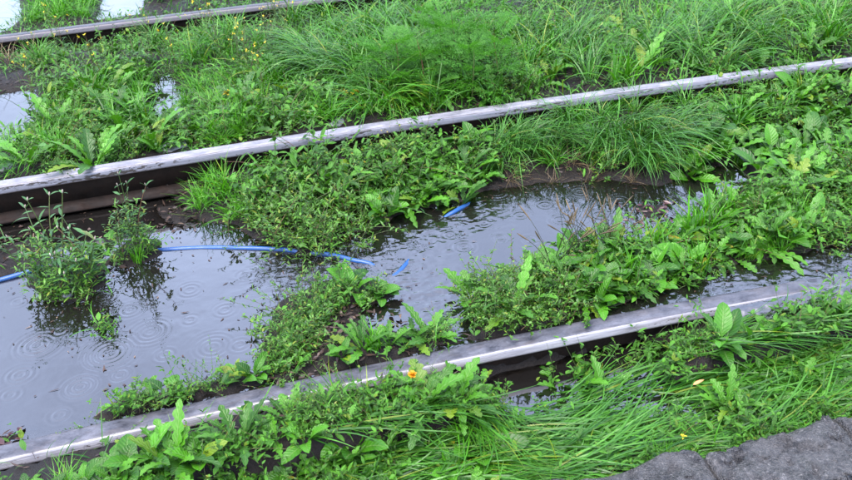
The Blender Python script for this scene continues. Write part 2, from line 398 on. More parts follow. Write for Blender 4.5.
def rail_mat(name, top_a, top_b, side_a, side_b, rust, s_rust, line=0.0, m_top=.1, grime=.55):
    """head of a rail: worn top and wheel-polished flank; uv = (metres along, place round the head)"""
    m, t = new_mat(name)
    uv = nd(t, 'ShaderNodeUVMap').outputs[0]
    sx = nd(t, 'ShaderNodeSeparateXYZ', {0: uv}); u, v = sx.outputs[0], sx.outputs[1]
    stretch = nd(t, 'ShaderNodeVectorMath', {0: uv, 1: (1.0, .32, 1.0)}, operation='MULTIPLY').outputs[0]
    streak = noise(t, nd(t, 'ShaderNodeVectorMath', {0: uv, 1: (1.2, 5.0, 1.0)}, operation='MULTIPLY').outputs[0], 4.0, 4)
    blot = noise(t, stretch, 13, 5, .65); fine = noise(t, stretch, 110, 4, .7)
    top = mixc(t, ramp(t, math_(t, 'ADD', math_(t, 'MULTIPLY', blot, .65), math_(t, 'MULTIPLY', fine, .35)), .38, .62), top_a, top_b)
    if line: top = mixc(t, math_(t, 'MULTIPLY', ramp(t, streak, .5, .62), line), top, (.1, .1, .115))
    sidec = mixc(t, ramp(t, streak, .35, .65), side_a, side_b)
    e = math_(t, 'ADD', v, math_(t, 'MULTIPLY', math_(t, 'SUBTRACT', fine, .5), .05))
    fl = ramp(t, e, .50, .56)
    col = mixc(t, fl, top, sidec)
    # rust pits on the flank
    pit = noise(t, nd(t, 'ShaderNodeVectorMath', {0: uv, 1: (1.0, .25, 1.0)}, operation='MULTIPLY').outputs[0], s_rust * 1.6, 4, .62)
    pitc = noise(t, uv, 2.1, 2)
    pm = math_(t, 'MULTIPLY', ramp(t, math_(t, 'ADD', pit, math_(t, 'MULTIPLY', pitc, .8)), 1.07 - rust, 1.1 - rust), ramp(t, v, .55, .62))
    col = mixc(t, pm, col, (.014, .011, .009))
    gr = noise(t, nd(t, 'ShaderNodeVectorMath', {0: uv, 1: (1.0, .5, 1.0)}, operation='MULTIPLY').outputs[0], 6.5, 6, .7)
    col = mixc(t, ramp(t, gr, .5, .68, 0, grime), col, (.07, .06, .058))
    if line:
        dl = math_(t, 'ABSOLUTE', math_(t, 'SUBTRACT', e, .53))
        col = mixc(t, math_(t, 'MULTIPLY', ramp(t, dl, .015, .05, 1, 0), ramp(t, blot, .35, .55)), col, (.03, .028, .03))
    edge = ramp(t, v, .95, 1.02, 0, .85)
    col = mixc(t, edge, col, (.045, .032, .026))
    metal = math_(t, 'MULTIPLY', math_(t, 'SUBTRACT', 1.0, pm), ramp(t, fl, 0, 1, m_top, .25))
    bp = nd(t, 'ShaderNodeBump', {'Height': fine, 'Strength': .15, 'Distance': .002})
    rg = math_(t, 'MAXIMUM', ramp(t, blot, .35, .65, .28, .5), math_(t, 'MULTIPLY', fl, .45))
    p = nd(t, 'ShaderNodeBsdfPrincipled', {'Base Color': col, 'Metallic': metal, 'Roughness': rg, 'Specular IOR Level': .4, 'Normal': bp.outputs[0]})
    nd(t, 'ShaderNodeOutputMaterial', {0: p.outputs[0]}); return m
M['rail_near'] = rail_mat('near_rail_head', (.022, .024, .031), (.095, .1, .12), (.17, .17, .19), (.32, .32, .345), -.02, 26, grime=.6)
M['rail_mid'] = rail_mat('middle_rail_head', (.1, .1, .115), (.24, .24, .27), (.085, .09, .11), (.15, .155, .18), .095, 18, line=.8, grime=.3)
M['rail_far'] = rail_mat('far_rail_head', (.012, .011, .014), (.032, .029, .035), (.07, .066, .075), (.12, .115, .125), -.02, 26)
M['rust'] = plain_mat('wet_rusty_steel', (.004, .003, .0022), (.013, .007, .0045), 14, (.6, .9), spec=.2, bump=.4)
M['hose'] = plain_mat('blue_plastic', (.002, .055, .22), (.01, .055, .16), 16, (.25, .5))
M['flagstone'] = plain_mat('grey_flagstone', (.07, .08, .085), (.13, .145, .15), 18, (.3, .6), bump=.3)

m, t = new_mat('wet_granite')
pos = nd(t, 'ShaderNodeTexCoord').outputs['Object']
n1 = noise(t, pos, 9, 6); n2 = noise(t, pos, 85, 4, .8); n3 = noise(t, pos, 26, 6, .75)
vo = nd(t, 'ShaderNodeTexVoronoi', {'Vector': pos, 'Scale': 170.0}).outputs['Distance']
col = mixc(t, ramp(t, n1, .3, .7), (.028, .028, .028), (.068, .067, .068))
col = mixc(t, ramp(t, n2, .54, .72, 0, .9), col, (.19, .186, .186))
col = mixc(t, ramp(t, n3, .5, .62, 0, .85), col, (.007, .007, .008))
h = math_(t, 'ADD', math_(t, 'MULTIPLY', n3, 1.6), math_(t, 'MULTIPLY', vo, .5))
bp = nd(t, 'ShaderNodeBump', {'Height': h, 'Strength': 1.0, 'Distance': .016})
p = nd(t, 'ShaderNodeBsdfPrincipled', {'Base Color': col, 'Roughness': ramp(t, n1, .4, .6, .2, .6), 'Normal': bp.outputs[0]})
nd(t, 'ShaderNodeOutputMaterial', {0: p.outputs[0]}); M['granite'] = m

# ------------------------------------------------------------------ ground
def axis(lo, hi, step, reach):
    a = np.arange(lo, hi + step / 2, step)
    g = step * 1.22 ** np.arange(1, 60); g = np.cumsum(g); g = g[g < reach]
    return np.concatenate([lo - g[::-1], a, hi + g])
gx, gy = axis(-3.4, 5.2, .022, 90), axis(1.2, 7.6, .024, 90)
X, Y = np.meshgrid(gx, gy, indexing='ij')
P = np.stack([X.ravel(), Y.ravel()], 1)
Zg = ground_z(P)
GZ = Zg.reshape(X.shape)
me = mk('ground', np.column_stack([P, Zg]), grid_faces(len(gx), len(gy)), M['mud'])
tag(ob('ground', me), kind='structure')
def gz(x, y):
    return float(ground_z(np.array([[x, y]]))[0])

# ------------------------------------------------------------------ water
RINGS = [(18, 302, .055, .6), (103, 297, .075, .8), (38, 345, .10, 1.0), (110, 353, .115, 1.0), (80, 387, .08, .8), (150, 332, .10, .4), (213, 347, .10, .4),
         (484, 223, .06, .7), (500, 238, .05, .8), (464, 247, .07, .9), (497, 193, .08, .8), (60, 415, .05, .5), (275, 262, .06, .8), (245, 275, .05, .5), (190, 290, .07, .35),
         (430, 222, .05, .7), (405, 240, .05, .7), (620, 200, .06, .6), (580, 192, .07, .6), (545, 205, .05, .6), (140, 405, .05, .4), (-40, 370, .09, .8), (-90, 330, .08, .7), (10, 395, .05, .5),
         (130, 310, .06, .6), (165, 355, .05, .7), (225, 310, .055, .6), (60, 330, .05, .7), (190, 320, .04, .6), (20, 375, .06, .8), (240, 345, .05, .7), (120, 375, .05, .7), (520, 215, .05, .9), (560, 220, .06, .9), (530, 240, .05, .9), (600, 215, .05, .9), (450, 235, .05, .9), (640, 190, .05, .8)]
def water(name, level, sdf, lo, hi, step, rings=(), flow=None, over=None):
    xs, ys = np.arange(lo[0], hi[0], step), np.arange(lo[1], hi[1], step)
    A, B = np.meshgrid(xs, ys, indexing='ij'); P = np.stack([A.ravel(), B.ravel()], 1)
    d = sdf(P)
    keepv = d > -.07
    idx = np.full(len(P), -1); idx[keepv] = np.arange(keepv.sum())
    F = idx[grid_faces(len(xs), len(ys))]; F = F[(F >= 0).all(1)]
    P = P[keepv]; x, y = P[:, 0], P[:, 1]
    z = np.full(len(P), level)
    z += .0005 * fbm(x, y, 22, 3) + .0012 * fbm(x + 5, y, 5, 2)
    for px, py, R, A_ in rings:
        c = at(px, py, level); r = np.hypot(x - c[0], y - c[1])
        env = np.exp(-(r / (R * .75)) ** 3) * (.35 + .65 * np.clip(r / R, 0, 1))
        z += .0032 * A_ * np.cos(2 * PI * r / .021) * env
    fl = flow(x, y) if flow else np.zeros(len(P))
    z += fl * (.006 * fbm(x + .02 * fbm(x, y, 20, 2), y * 1.7, 38, 3) + .0022 * fbm(CY * x + SY * y, 3 * (CY * y - SY * x), 9, 3))
    if over: z = over(x, y, z)
    s, v = sv(x, y)
    bed = ground_z(P)
    for off, zf in RAILS: bed = np.where(np.abs(v - off) < .043, zf(s), bed)
    me = mk(name, np.column_stack([P, z]), F, M['water'], attr={'depth': np.maximum(level - bed, 0), 'flow': fl})
    return tag(ob(name, me), kind='structure')
def blob(px, py, r): c = at(px, py, Z_POOL); return lambda x, y: np.exp(-(((x - c[0]) / r) ** 2 + ((y - c[1]) / r) ** 2))
FB = [blob(300, 268, .17), blob(345, 272, .16), (blob(400, 275, .2)), blob(440, 300, .18), blob(430, 330, .15), blob(425, 240, .16), blob(470, 215, .14)]
def pool_flow(x, y):
    s, v = sv(x, y)
    a = np.max([b(x, y) for b in FB], axis=0) * .8
    b = sstep(.75, 1.2, s) * sstep(.5, .25, v)
    return np.clip(np.maximum(a, b * .75), 0, 1)
def pool_over(x, y, z):
    s, v = sv(x, y)
    # lip: the water runs over the sunk rail and falls to the front
    z = z + .003 * np.exp(-((v - .01) / .035) ** 2) * sstep(1.1, 1.5, s)
    drop = sstep(-.055, -.19, v)
    return z * (1 - drop) + (Z_FRONT - .01) * drop
def pool_edge(P):
    s, v = sv(P[:, 0], P[:, 1])
    d = pool_sd(P)
    return np.where((v < .01) & (s < 1.1), -1, d)          # the rail dams the pool
water('water', Z_POOL, pool_edge, (-2.8, 1.5), (4.1, 4.3), .0064, RINGS, pool_flow, pool_over)
q = FRONT[0]
water('puddle', Z_FRONT, lambda P: sdist(P, FRONT[0]), q.min(0) - .1, q.max(0) + .1, .012)
for q in BACK: water('puddle', Z_BACK, lambda P, q=q: sdist(P, q), q.min(0) - .1, q.max(0) + .1, .02)
for q in FAR: water('puddle', Z_FAR, lambda P, q=q: sdist(P, q), q.min(0) - .1, q.max(0) + .1, .03)

# ------------------------------------------------------------------ rails
SS = np.concatenate([np.arange(-30, -4, 1.0), np.arange(-4, 7, .1), np.arange(7, 40, 1.0)])
def s_bend(s): return s
def sweep(off, zf, prof, closed=False):
    prof = np.asarray(prof, float); n = len(prof)
    s = SS; lim = np.clip(s, -9, 14)
    V = np.zeros((len(s), n, 3))
    for k in range(n):
        x, y = xy(lim, off + prof[k, 0])
        # beyond the curve the track runs on straight
        ex = s - lim; ang = YAW + np.arctan(BEND * lim)
        V[:, k, 0] = x + ex * np.cos(ang); V[:, k, 1] = y + ex * np.sin(ang); V[:, k, 2] = zf(s) + prof[k, 1]
    ln = np.concatenate([[0], np.cumsum(np.hypot(*np.diff(prof, axis=0).T))]); ln /= ln[-1]
    uv = np.stack(np.meshgrid(s, ln, indexing='ij'), -1).reshape(-1, 2)
    return V.reshape(-1, 3), grid_faces(len(s), n)[:, ::-1], uv
# round the head from the far lower corner over the top to the near lower corner
HEAD = [(.036, -.026), (.0365, -.008), (.033, -.0025), (.026, -.0006), (.010, 0), (-.012, -.0003), (-.028, -.0012), (-.0355, -.0034), (-.0385, -.008), (-.0408, -.018), (-.043, -.028), (-.044, -.034), (-.041, -.038), (-.008, -.047)]
def rail(off, zf, mat, label):
    root = bpy.data.objects.new('steel_rail', None); COL.objects.link(root)
    tag(root, label, 'rail', 'rails of the overgrown tracks')
    root.location = (*xy(0, off), -.1)
    inv = Matrix.Translation(-root.location)
    def part(nm, V, F, uv, mt, smooth=True):
        me = mk(nm, V - np.array(root.location), F, mt, uv=uv, smooth=smooth); return ob(nm, me, root)
    V, F, uv = sweep(off, zf, HEAD)
    L = np.array(HEAD); ln = np.concatenate([[0], np.cumsum(np.hypot(*np.diff(L, axis=0).T))])
    # place round the head: 0.5 at the break between top and flank, 1 at the flank's foot
    brk, foot, st = ln[7], ln[11], ln[1]
    vv = np.where(ln < brk, .5 * np.clip((ln - st) / (brk - st), 0, 1), .55 + .45 * np.clip((ln - brk) / (foot - brk), 0, 1.2))
    uv[:, 1] = np.tile(vv, len(SS))
    part('rail_head', V, F, uv, mat, False)
    V, F, uv = sweep(off, zf, [(.030, -.028), (.010, -.05), (.008, -.147), (-.008, -.147), (-.010, -.046)]); part('rail_web', V, F, uv, M['rust'])
    V, F, uv = sweep(off, zf, [(.064, -.172), (.064, -.163), (.012, -.143), (-.012, -.143), (-.064, -.163), (-.064, -.172)]); part('rail_foot', V, F, uv, M['rust'])
    return root
rail(*RAILS[0], M['rail_near'], 'near steel rail damming the pool, dark wet top and bright polished flank')
rail(*RAILS[1], M['rail_mid'], 'middle steel rail, pale worn top and rust-pitted flank above the hose')
rail(*RAILS[2], M['rail_far'], 'far steel rail with narrow dark top, beyond the yellow-flowered weeds')

# ------------------------------------------------------------------ stone kerb
def kerb_block(s0, s1, v1, depth, top, seed, label):
    r = np.random.default_rng(seed); off = r.random(2) * 50
    nu, nv, nw = 64, 44, 10
    V = []; F = []; n = 0
    def P3(a, b, c):
        """a along, b towards the platform, c down, 0..1, rounded corners"""
        return a, b, c
    gap = .006
    L = s1 - s0 - gap
    # a rounded box from a warped shell: top and four sides
    us = np.linspace(0, 1, nu); ws = np.linspace(0, 1, nv)
    prof_v = np.concatenate([np.zeros(nw), ws, np.ones(nw)]); prof_z = np.concatenate([np.linspace(-.22, 0, nw, endpoint=False), np.zeros(nv), np.linspace(0, -.22, nw + 1)[1:]])
    ua = np.concatenate([[0] * 4, us, [1] * 4]); uz = np.concatenate([np.linspace(-.22, 0, 4, endpoint=False), np.zeros(nu), np.linspace(0, -.22, 5)[1:]])
    A, B = np.meshgrid(np.arange(len(ua)), np.arange(len(prof_v)), indexing='ij')
    a = ua[A.ravel()]; b = prof_v[B.ravel()]; z = np.minimum(uz[A.ravel()], 0) + prof_z[B.ravel()]
    z = np.maximum(z, -.22)
    s = s0 + a * L; v = v1 - b * depth
    # rounding and rough-hewn relief
    ea = np.minimum(a, 1 - a) * L; eb = np.minimum(b, 1 - b) * depth
    rd = .016
    for e in (ea, eb): z = z - np.where(z > -.1, rd * np.clip(1 - e / rd, 0, 1) ** 2 * .7, 0)
    z = z + (.012 * fbm(s + off[0], v + off[1], 6, 3) - .03 * np.clip(fbm(s + off[1], v + off[0], 26, 3) - .1, 0, 1) - .006 * np.abs(fbm(s, v + off[0], 60, 2))) * (z > -.1)
    v = v + (.045 * fbm(s + off[0], z * 2, 5.0, 2) - .06 * np.clip(fbm(s + off[1], z * 3, 24, 3) - .05, 0, 1)) * (b < .5)
    s = s + .008 * fbm(v * 3 + off[1], z, 6, 3)
    x, y = xy(s, v)
    c = np.array([*xy((s0 + s1) / 2, v1 - depth / 2), top - .22])
    V = np.column_stack([x, y, z + top]) - c
    me = mk('kerb_stone', V, grid_faces(len(ua), len(prof_v))[:, ::-1], M['granite'])
    o = ob('kerb_stone', me, loc=c)
    tag(o, label, 'kerb stone', 'stone blocks of the platform edge')
    return o
cr1, cr2 = ks[1][0], ks[3][0]; KB = [k[1] - KV for k in ks]
for i, (a, b, lab) in enumerate(((cr1 - 1.5, cr1 - .78, 'rough granite kerb block beside the broad-leaved weeds, before the long tapered block'),
                                 (cr1 - .78, cr1, 'long grey granite kerb block tapering away beside the combed wet grass'),
                                 (cr1, cr2, 'pitted dark granite kerb block between two cracks, beside the puddle'),
                                 (cr2, cr2 + .6, 'granite kerb block past the second crack, partly cut off'),
                                 (cr2 + .6, cr2 + 1.3, 'granite kerb block farthest along the platform edge'))):
    kerb_block(a, b, KV + (.025, .02, .012, .01, .0)[i], .42, ZK + (.008 if i == 2 else .012 if i == 3 else 0), 20 + i, lab)
# paving of the platform the kerb belongs to
ps, pv = np.linspace(-7, 9, 81), np.array([-4.2, -3.2, -2.4, KV - .9, KV - .43])
S_, V_ = np.meshgrid(ps, pv, indexing='ij'); x, y = xy(S_.ravel(), V_.ravel())
me = mk('platform_paving', np.column_stack([x, y, np.full(x.size, ZK - .006)]), grid_faces(81, 5), M['granite'])
tag(ob('platform_paving', me), kind='structure')

# ------------------------------------------------------------------ hose
hp = [(-160, 320, -.002), (-60, 296, .002), (0, 280, .004), (24, 273, .006), (42, 268, .004), (90, 258, -.012), (140, 252, -.006), (163, 250, -.001), (200, 248, -.002), (240, 248, .001), (280, 249.5, .002), (308, 253, -.001), (332, 255, .004), (352, 260, .003), (371, 264.5, -.006),
      (380, 274, -.02), (388, 278, -.012), (396, 275, -.009), (404, 267, -.005), (409, 261, -.011), (420, 247, -.03), (436, 228, -.028), (446, 217, -.006), (454, 212, .004), (461, 208, .003), (472, 203, -.012), (486, 196, -.03)]
HP = catmull([at(a, b, Z_POOL + z) for a, b, z in hp], 8)
V, F, uv = tube(HP, .0102, 10)
c = HP[60].copy()
o = ob('hose', mk('hose', V - c, F, M['hose'], uv=uv), loc=c)
tag(o, 'blue plastic hose snaking through the flooded track bed', 'hose')

# ------------------------------------------------------------------ plant kinds
def prof(kind, n):
    t = np.linspace(0, 1, n)
    if kind == 'blade': p = np.minimum(1, (t * 6 + .45)) * (1 - t ** 2.2); p[-1] = .02
    elif kind == 'lance': p = np.sin(PI * np.clip(t, 0, 1) ** .8) ** .9; p[0] = .12; p[-1] = .02
    elif kind == 'ovate':
        q = np.clip((t - .28) / .72, 0, 1); p = np.where(t < .28, .1, .1 + np.sin(PI * q ** .62) ** .75); p[-1] = .03
    elif kind == 'dock':
        q = np.clip((t - .22) / .78, 0, 1); p = np.where(t < .22, .1, .1 + np.sin(PI * q ** .72) ** .7); p[-1] = .03
    elif kind == 'dandelion':
        p = .16 + .95 * np.sin(PI * np.clip((t - .04) / .96, 0, 1) ** 1.5) ** .9
        p = p * (1 - .48 * (((np.arange(n) % 3) == 0) & (t > .15) & (t < .9))); p[-1] = .04; p[0] = .13
    return p
def leaf_mesh(kind, L, W, arch, seed, mat, n=10, fold=.25, wav=.12, side=0.0):
    V, F, U, _ = strips([[0, 0, 0]], 0, 0, arch, L, W, prof(kind, n), cols=5 if W > .03 else 3, fold=fold, wav=wav, seed=seed, side=side)
    return mk('leaf', V, F, mat, uv=U)
LEAF = {}
r_ = np.random.default_rng(5)
LEAF['dock'] = [leaf_mesh('dock', r_.uniform(.13, .2), r_.uniform(.045, .068), r_.uniform(.5, 1.3), i, M['dock'], 12, .3, .13, r_.uniform(-.4, .4)) for i in range(7)]
LEAF['dandelion'] = [leaf_mesh('dandelion', r_.uniform(.13, .22), r_.uniform(.035, .055), r_.uniform(.5, 1.4), 20 + i, M['dandelion'], 19, .25, .1, r_.uniform(-.5, .5)) for i in range(7)]
LEAF['plantain'] = [leaf_mesh('ovate', r_.uniform(.1, .16), r_.uniform(.05, .075), r_.uniform(.4, 1.1), 40 + i, M['plantain'], 12, .22, .1, r_.uniform(-.3, .3)) for i in range(6)]
LEAF['knotweed'] = [leaf_mesh('lance', r_.uniform(.055, .085), r_.uniform(.013, .02), r_.uniform(.2, .9), 60 + i, M['knotweed'], 7, .25, .05, r_.uniform(-.3, .3)) for i in range(6)]
def root_empty(name): 
    o = bpy.data.objects.new(name, None); COL.objects.link(o); return o
def rosette(name, kind, nl, el=(.5, 1.25), seed=0, sc_=(.75, 1.15), stalks=0):
    """a plant of separate broad leaves rising from one crown"""
    r = np.random.default_rng(seed); o = root_empty(name)
    for i in range(nl):
        a = i * 2.399 + r.uniform(-.4, .4); e = r.uniform(*el)
        k = ob('leaf', LEAF[kind][r.integers(len(LEAF[kind]))], o, (.012 * math.cos(a), .012 * math.sin(a), -.004), (r.uniform(-.5, .5), -e, a), r.uniform(*sc_))
    for i in range(stalks):
        a, e = r.uniform(0, 2 * PI), r.uniform(1.1, 1.5); L = r.uniform(.2, .3)
        _, _, _, pos = strips([[0, 0, 0]], a, e, r.uniform(-.1, .9), L, .003, np.ones(7))
        V, F, U = tube(pos[0], np.linspace(.0018, .0012, 7), 4)
        st = ob('stalk', mk('stalk', V, F, M['stem_dark'], uv=U), o)
        tip = pos[0][-3:]; q = np.vstack([tip[1], tip[2], tip[2] + (tip[2] - tip[1]) * .7])
        V, F, U = tube(catmull(q, 3), [.0012, .0026, .0034, .0036, .0032, .0024, .001], 5)
        ob('seed_spike', mk('seed_spike', V, F, M['seed'], uv=U), st)
    return o
def knotweed(seed, H=.3, nst=4):
    """upright stems with narrow leaves at the nodes and small pale flower spikes"""
    r = np.random.default_rng(seed); o = root_empty('knotweed')
    sm = MB()
    for k in range(nst):
        a = r.uniform(0, 2 * PI); h = H * r.uniform(.6, 1.1)
        _, _, _, pos = strips([[r.uniform(-.03, .03), r.uniform(-.03, .03), -.01]], a, r.uniform(1.15, 1.45), r.uniform(-.2, .5), h, .004, np.ones(9))
        p = pos[0]; sm.add(*tube(p, np.linspace(.0032, .0014, 9), 5))
        for j in range(2, 9):
            for rep in range(1 if j < 8 else 2):
                e = r.uniform(.1, .9); az = j * 2.4 + r.uniform(-.6, .6) + rep * 2.5
                ob('leaf', LEAF['knotweed'][r.integers(6)], o, p[j], (r.uniform(-.3, .3), -e, az), r.uniform(.55, 1.05) * (1.1 - .04 * j))
        bud = catmull([p[-1], p[-1] + (.002, .001, .008), p[-1] + (.004, .002, .016)], 3)
        V, F, U = tube(bud, [.001, .002, .0028, .003, .0028, .0022, .0008], 5)
        ob('flower_spike', mk('flower_spike', V, F, M['bud'], uv=U), o)
    ob('stem', sm.mesh('stem', M['stem']), o)['kind'] = 'stuff'
    # small inner leaves, too small to tell apart
    N = 85 * nst // 2
    b = np.column_stack([r.normal(0, .045, N), r.normal(0, .045, N), r.uniform(.01, H * .6, N)])
    V, F, U, _ = strips(b, r.uniform(0, 2 * PI, N), r.uniform(-.1, 1, N), r.uniform(.2, .9, N), r.uniform(.02, .045, N), r.uniform(.006, .011, N), prof('lance', 5), 3, .2)
    ob('foliage', mk('foliage', V, F, M['knotgrass'], uv=U), o)['kind'] = 'stuff'
    return o
def bush(name, seed, R=.11, H=.13, nst=26, leafL=(.014, .028), leafW=(.005, .010), mat='knotgrass', dens=15):
    """sprawling small-leaved weed: thin stems set with many tiny leaves"""
    r = np.random.default_rng(seed); o = root_empty(name)
    sm = MB(); B = []; A = []
    az = r.uniform(0, 2 * PI, nst); el = r.uniform(.15, 1.45, nst); L = (.35 + r.gamma(2.2, .26, nst)) * np.hypot(R, H)
    _, _, _, pos = strips(np.column_stack([r.normal(0, R * .42, nst), r.normal(0, R * .42, nst), np.full(nst, -.006)]), az, el, r.uniform(.1, 1.2, nst), L, .002, np.ones(8), side=r.uniform(-.8, .8, nst))
    for k in range(nst):
        sm.add(*tube(pos[k], np.linspace(.0016, .0008, 8), 3))
        tt = np.sort(r.uniform(.15, 1, dens)) * 7; i = np.minimum(tt.astype(int), 6)
        B.append(pos[k][i] * (1 - (tt - i))[:, None] + pos[k][i + 1] * (tt - i)[:, None]); A.append(r.uniform(0, 2 * PI, dens))
    B = np.concatenate(B); A = np.concatenate(A); N = len(B)
    V, F, U, _ = strips(B, A, r.uniform(-.1, 1.1, N), r.uniform(.1, .9, N), r.uniform(*leafL, N) * np.repeat(r.uniform(.6, 1.35, nst), dens), r.uniform(*leafW, N) * np.repeat(r.uniform(.6, 1.3, nst), dens), prof('lance', 5), 3, .25, roll=r.uniform(-.5, .5, N))
    ob('stem', sm.mesh('stem', M['stem']), o)['kind'] = 'stuff'
    ob('foliage', mk('foliage', V, F, M[mat], uv=U), o)['kind'] = 'stuff'
    return o
def tuft_mesh(seed, N, L, W, el, arch, mat, R=.03, lean=None, spread=PI, n=7, side=.4):
    r = np.random.default_rng(seed)
    a = r.uniform(-PI, PI, N) if lean is None else lean + r.normal(0, spread, N)
    rr = R * np.sqrt(r.random(N)); ba = r.uniform(0, 2 * PI, N)
    b = np.column_stack([rr * np.cos(ba), rr * np.sin(ba), np.full(N, -.008)])
    V, F, U, _ = strips(b, a, r.uniform(*el, N), r.uniform(*arch, N), r.uniform(*L, N), r.uniform(*W, N), prof('blade', n), 2, side=r.normal(0, side, N), roll=r.normal(0, .35, N))
    return mk('grass_tuft', V, F, M[mat], uv=U)
TUFT = {
    'fine': [tuft_mesh(100 + i, 95, (.09, .2), (.003, .005), (.5, 1.4), (.3, 1.3), 'blade_fresh', .05) for i in range(4)],
    'long': [tuft_mesh(120 + i, 62, (.22, .42), (.005, .009), (.75, 1.45), (.9, 2.2), 'blade', .06, n=9) for i in range(5)],
    'blue': [tuft_mesh(140 + i, 70, (.25, .46), (.004, .008), (.7, 1.35), (1.0, 2.1), 'blade_blue', .06, lean=0, spread=.75, n=9) for i in range(5)],
    'combed': [tuft_mesh(160 + i, 60, (.28, .5), (.005, .009), (.02, .35), (.0, .5), 'blade', .12, lean=0, spread=.22, n=9, side=.35) for i in range(5)],
    'stiff': [tuft_mesh(180 + i, 34, (.12, .24), (.007, .012), (.9, 1.5), (.1, .9), 'blade_fresh', .05) for i in range(3)],
    'dry': [tuft_mesh(200 + i, 30, (.12, .3), (.003, .006), (.1, 1.2), (.3, 1.4), 'straw', .05) for i in range(3)],
}
def frond_mesh(seed, L, mat):
    r = np.random.default_rng(seed); n = 12
    _, _, _, pos = strips([[0, 0, 0]], 0, 0, .9, L, .004, np.ones(n)); p = pos[0]
    mb = MB(); mb.add(*tube(p, np.linspace(.0022, .0008, n), 3))
    B = []; A = []; LL = []; E = []
    for j in range(3, n):
        t = j / (n - 1); pl = L * .34 * math.sin(PI * min(1, t * .9 + .1)) ** .8 + .008
        for sg in (-1, 1):
            az = sg * 1.05 + r.uniform(-.1, .1); e0 = r.uniform(-.25, .15)
            for q in np.linspace(.2, 1, 6):
                base = p[j] + q * pl * np.array([math.cos(az) * math.cos(e0), math.sin(az) * math.cos(e0), math.sin(e0)]) * .9
                for s2 in (-1, 1):
                    B.append(base); A.append(az + s2 * .75); LL.append(pl * .24 * (1.25 - .7 * q) + .003); E.append(e0 + r.uniform(-.5, .5))
    B = np.array(B); N = len(B)
    V, F, U, _ = strips(B, A, E, r.uniform(0, .6, N), LL, np.array(LL) * .3, prof('lance', 4), 2)
    mb.add(V, F, U)
    return mb.mesh('frond', M[mat])
FROND = [frond_mesh(i, L, 'fern') for i, L in enumerate((.24, .28, .2))]
def feathery(seed, nf=16):
    r = np.random.default_rng(seed); o = root_empty('feathery_weed'); H = .17
    V, F, U = tube([[0, 0, -.01], [.01, 0, H * .4], [.02, .01, H], [.02, .02, H * 1.5]], [.005, .004, .003, .001], 5)
    ob('stem', mk('stem', V, F, M['stem'], uv=U), o)
    for i in range(nf):
        t = i / nf
        ob('frond', FROND[i % 3], o, (.01 * t, .01 * t, .02 + H * 1.3 * t), (r.uniform(-.3, .3), -r.uniform(.25, .75) - .25 * t, i * 2.4 + r.uniform(-.3, .3)), r.uniform(.75, 1.1) * (1.08 - .4 * t))
    return o
def mustard(seed, H=.42, nst=4):
    """thin branching stems with small yellow flowers at the tips"""
    r = np.random.default_rng(seed); o = root_empty('yellow_flowered_weed'); sm = MB(); LB = []; LA = []
    for k in range(nst):
        _, _, _, pos = strips([[r.uniform(-.03, .03), r.uniform(-.03, .03), -.01]], r.uniform(0, 2 * PI), r.uniform(1.1, 1.45), r.uniform(-.2, .5), H * r.uniform(.65, 1.1), .003, np.ones(10))
        p = pos[0]; sm.add(*tube(p, np.linspace(.0026, .0012, 10), 4)); tips = [p[-1]]
        for b in range(4):
            i = r.integers(4, 9)
            _, _, _, q = strips([p[i]], r.uniform(0, 2 * PI), r.uniform(.5, 1.1), r.uniform(-.3, .3), H * r.uniform(.12, .3), .002, np.ones(5))
            sm.add(*tube(q[0], np.linspace(.0014, .0008, 5), 3)); tips.append(q[0][-1])
        for j in range(9): LB.append(p[r.integers(1, 8)]); LA.append(r.uniform(0, 2 * PI))
        for tp in tips[:2 if r.random() < .4 else 1]:
            N = r.integers(4, 8); c = np.array(tp) + r.normal(0, .005, (N, 3))
            V, F, U, _ = strips(c, r.uniform(0, 2 * PI, N), r.uniform(0, 1.2, N), .3, r.uniform(.008, .014, N), r.uniform(.007, .011, N), prof('lance', 4), 3)
            ob('flower', mk('flower', V, F, M['petal'], uv=U), o)['kind'] = 'stuff'
    N = len(LB)
    V, F, U, _ = strips(LB, LA, r.uniform(.1, 1, N), r.uniform(.3, 1.2, N), r.uniform(.03, .08, N), r.uniform(.005, .012, N), prof('lance', 6), 3, .2)
    ob('foliage', mk('foliage', V, F, M['knotgrass'], uv=U), o)['kind'] = 'stuff'
    ob('stem', sm.mesh('stem', M['stem']), o)['kind'] = 'stuff'
    return o

# a kind is built once in a few shapes; the shapes are then copied
PROTO, USED = {}, {}
PROTO['dock'] = [rosette('dock_plant', 'dock', n, (.35, 1.25), 300 + n) for n in (7, 9, 11, 8)]
PROTO['dandelion'] = [rosette('dandelion_plant', 'dandelion', n, (.3, 1.2), 320 + n) for n in (9, 11, 13, 10)]
PROTO['plantain'] = [rosette('plantain_plant', 'plantain', n, (.3, 1.1), 340 + n) for n in (6, 8, 9)]
PROTO['plantain_stalks'] = [rosette('plantain_plant', 'plantain', n, (.3, 1.1), 350 + n, stalks=9) for n in (5, 7)]
PROTO['knotweed'] = [knotweed(360 + i, (.3, .34, .24)[i], (5, 4, 4)[i]) for i in range(3)]
PROTO['knotgrass'] = [bush('knotgrass_bush', 380 + i, *(((.12, .11), (.1, .13), (.14, .1), (.09, .09))[i])) for i in range(4)]
PROTO['nettle'] = [bush('leafy_weed', 400 + i, *(((.1, .17), (.08, .15), (.11, .13))[i]), nst=20, leafL=(.025, .05), leafW=(.011, .02), mat='dandelion', dens=11) for i in range(3)]
PROTO['feathery'] = [feathery(420), feathery(421, 12)]
PROTO['mustard'] = [mustard(430 + i, (.42, .36, .46)[i]) for i in range(3)]
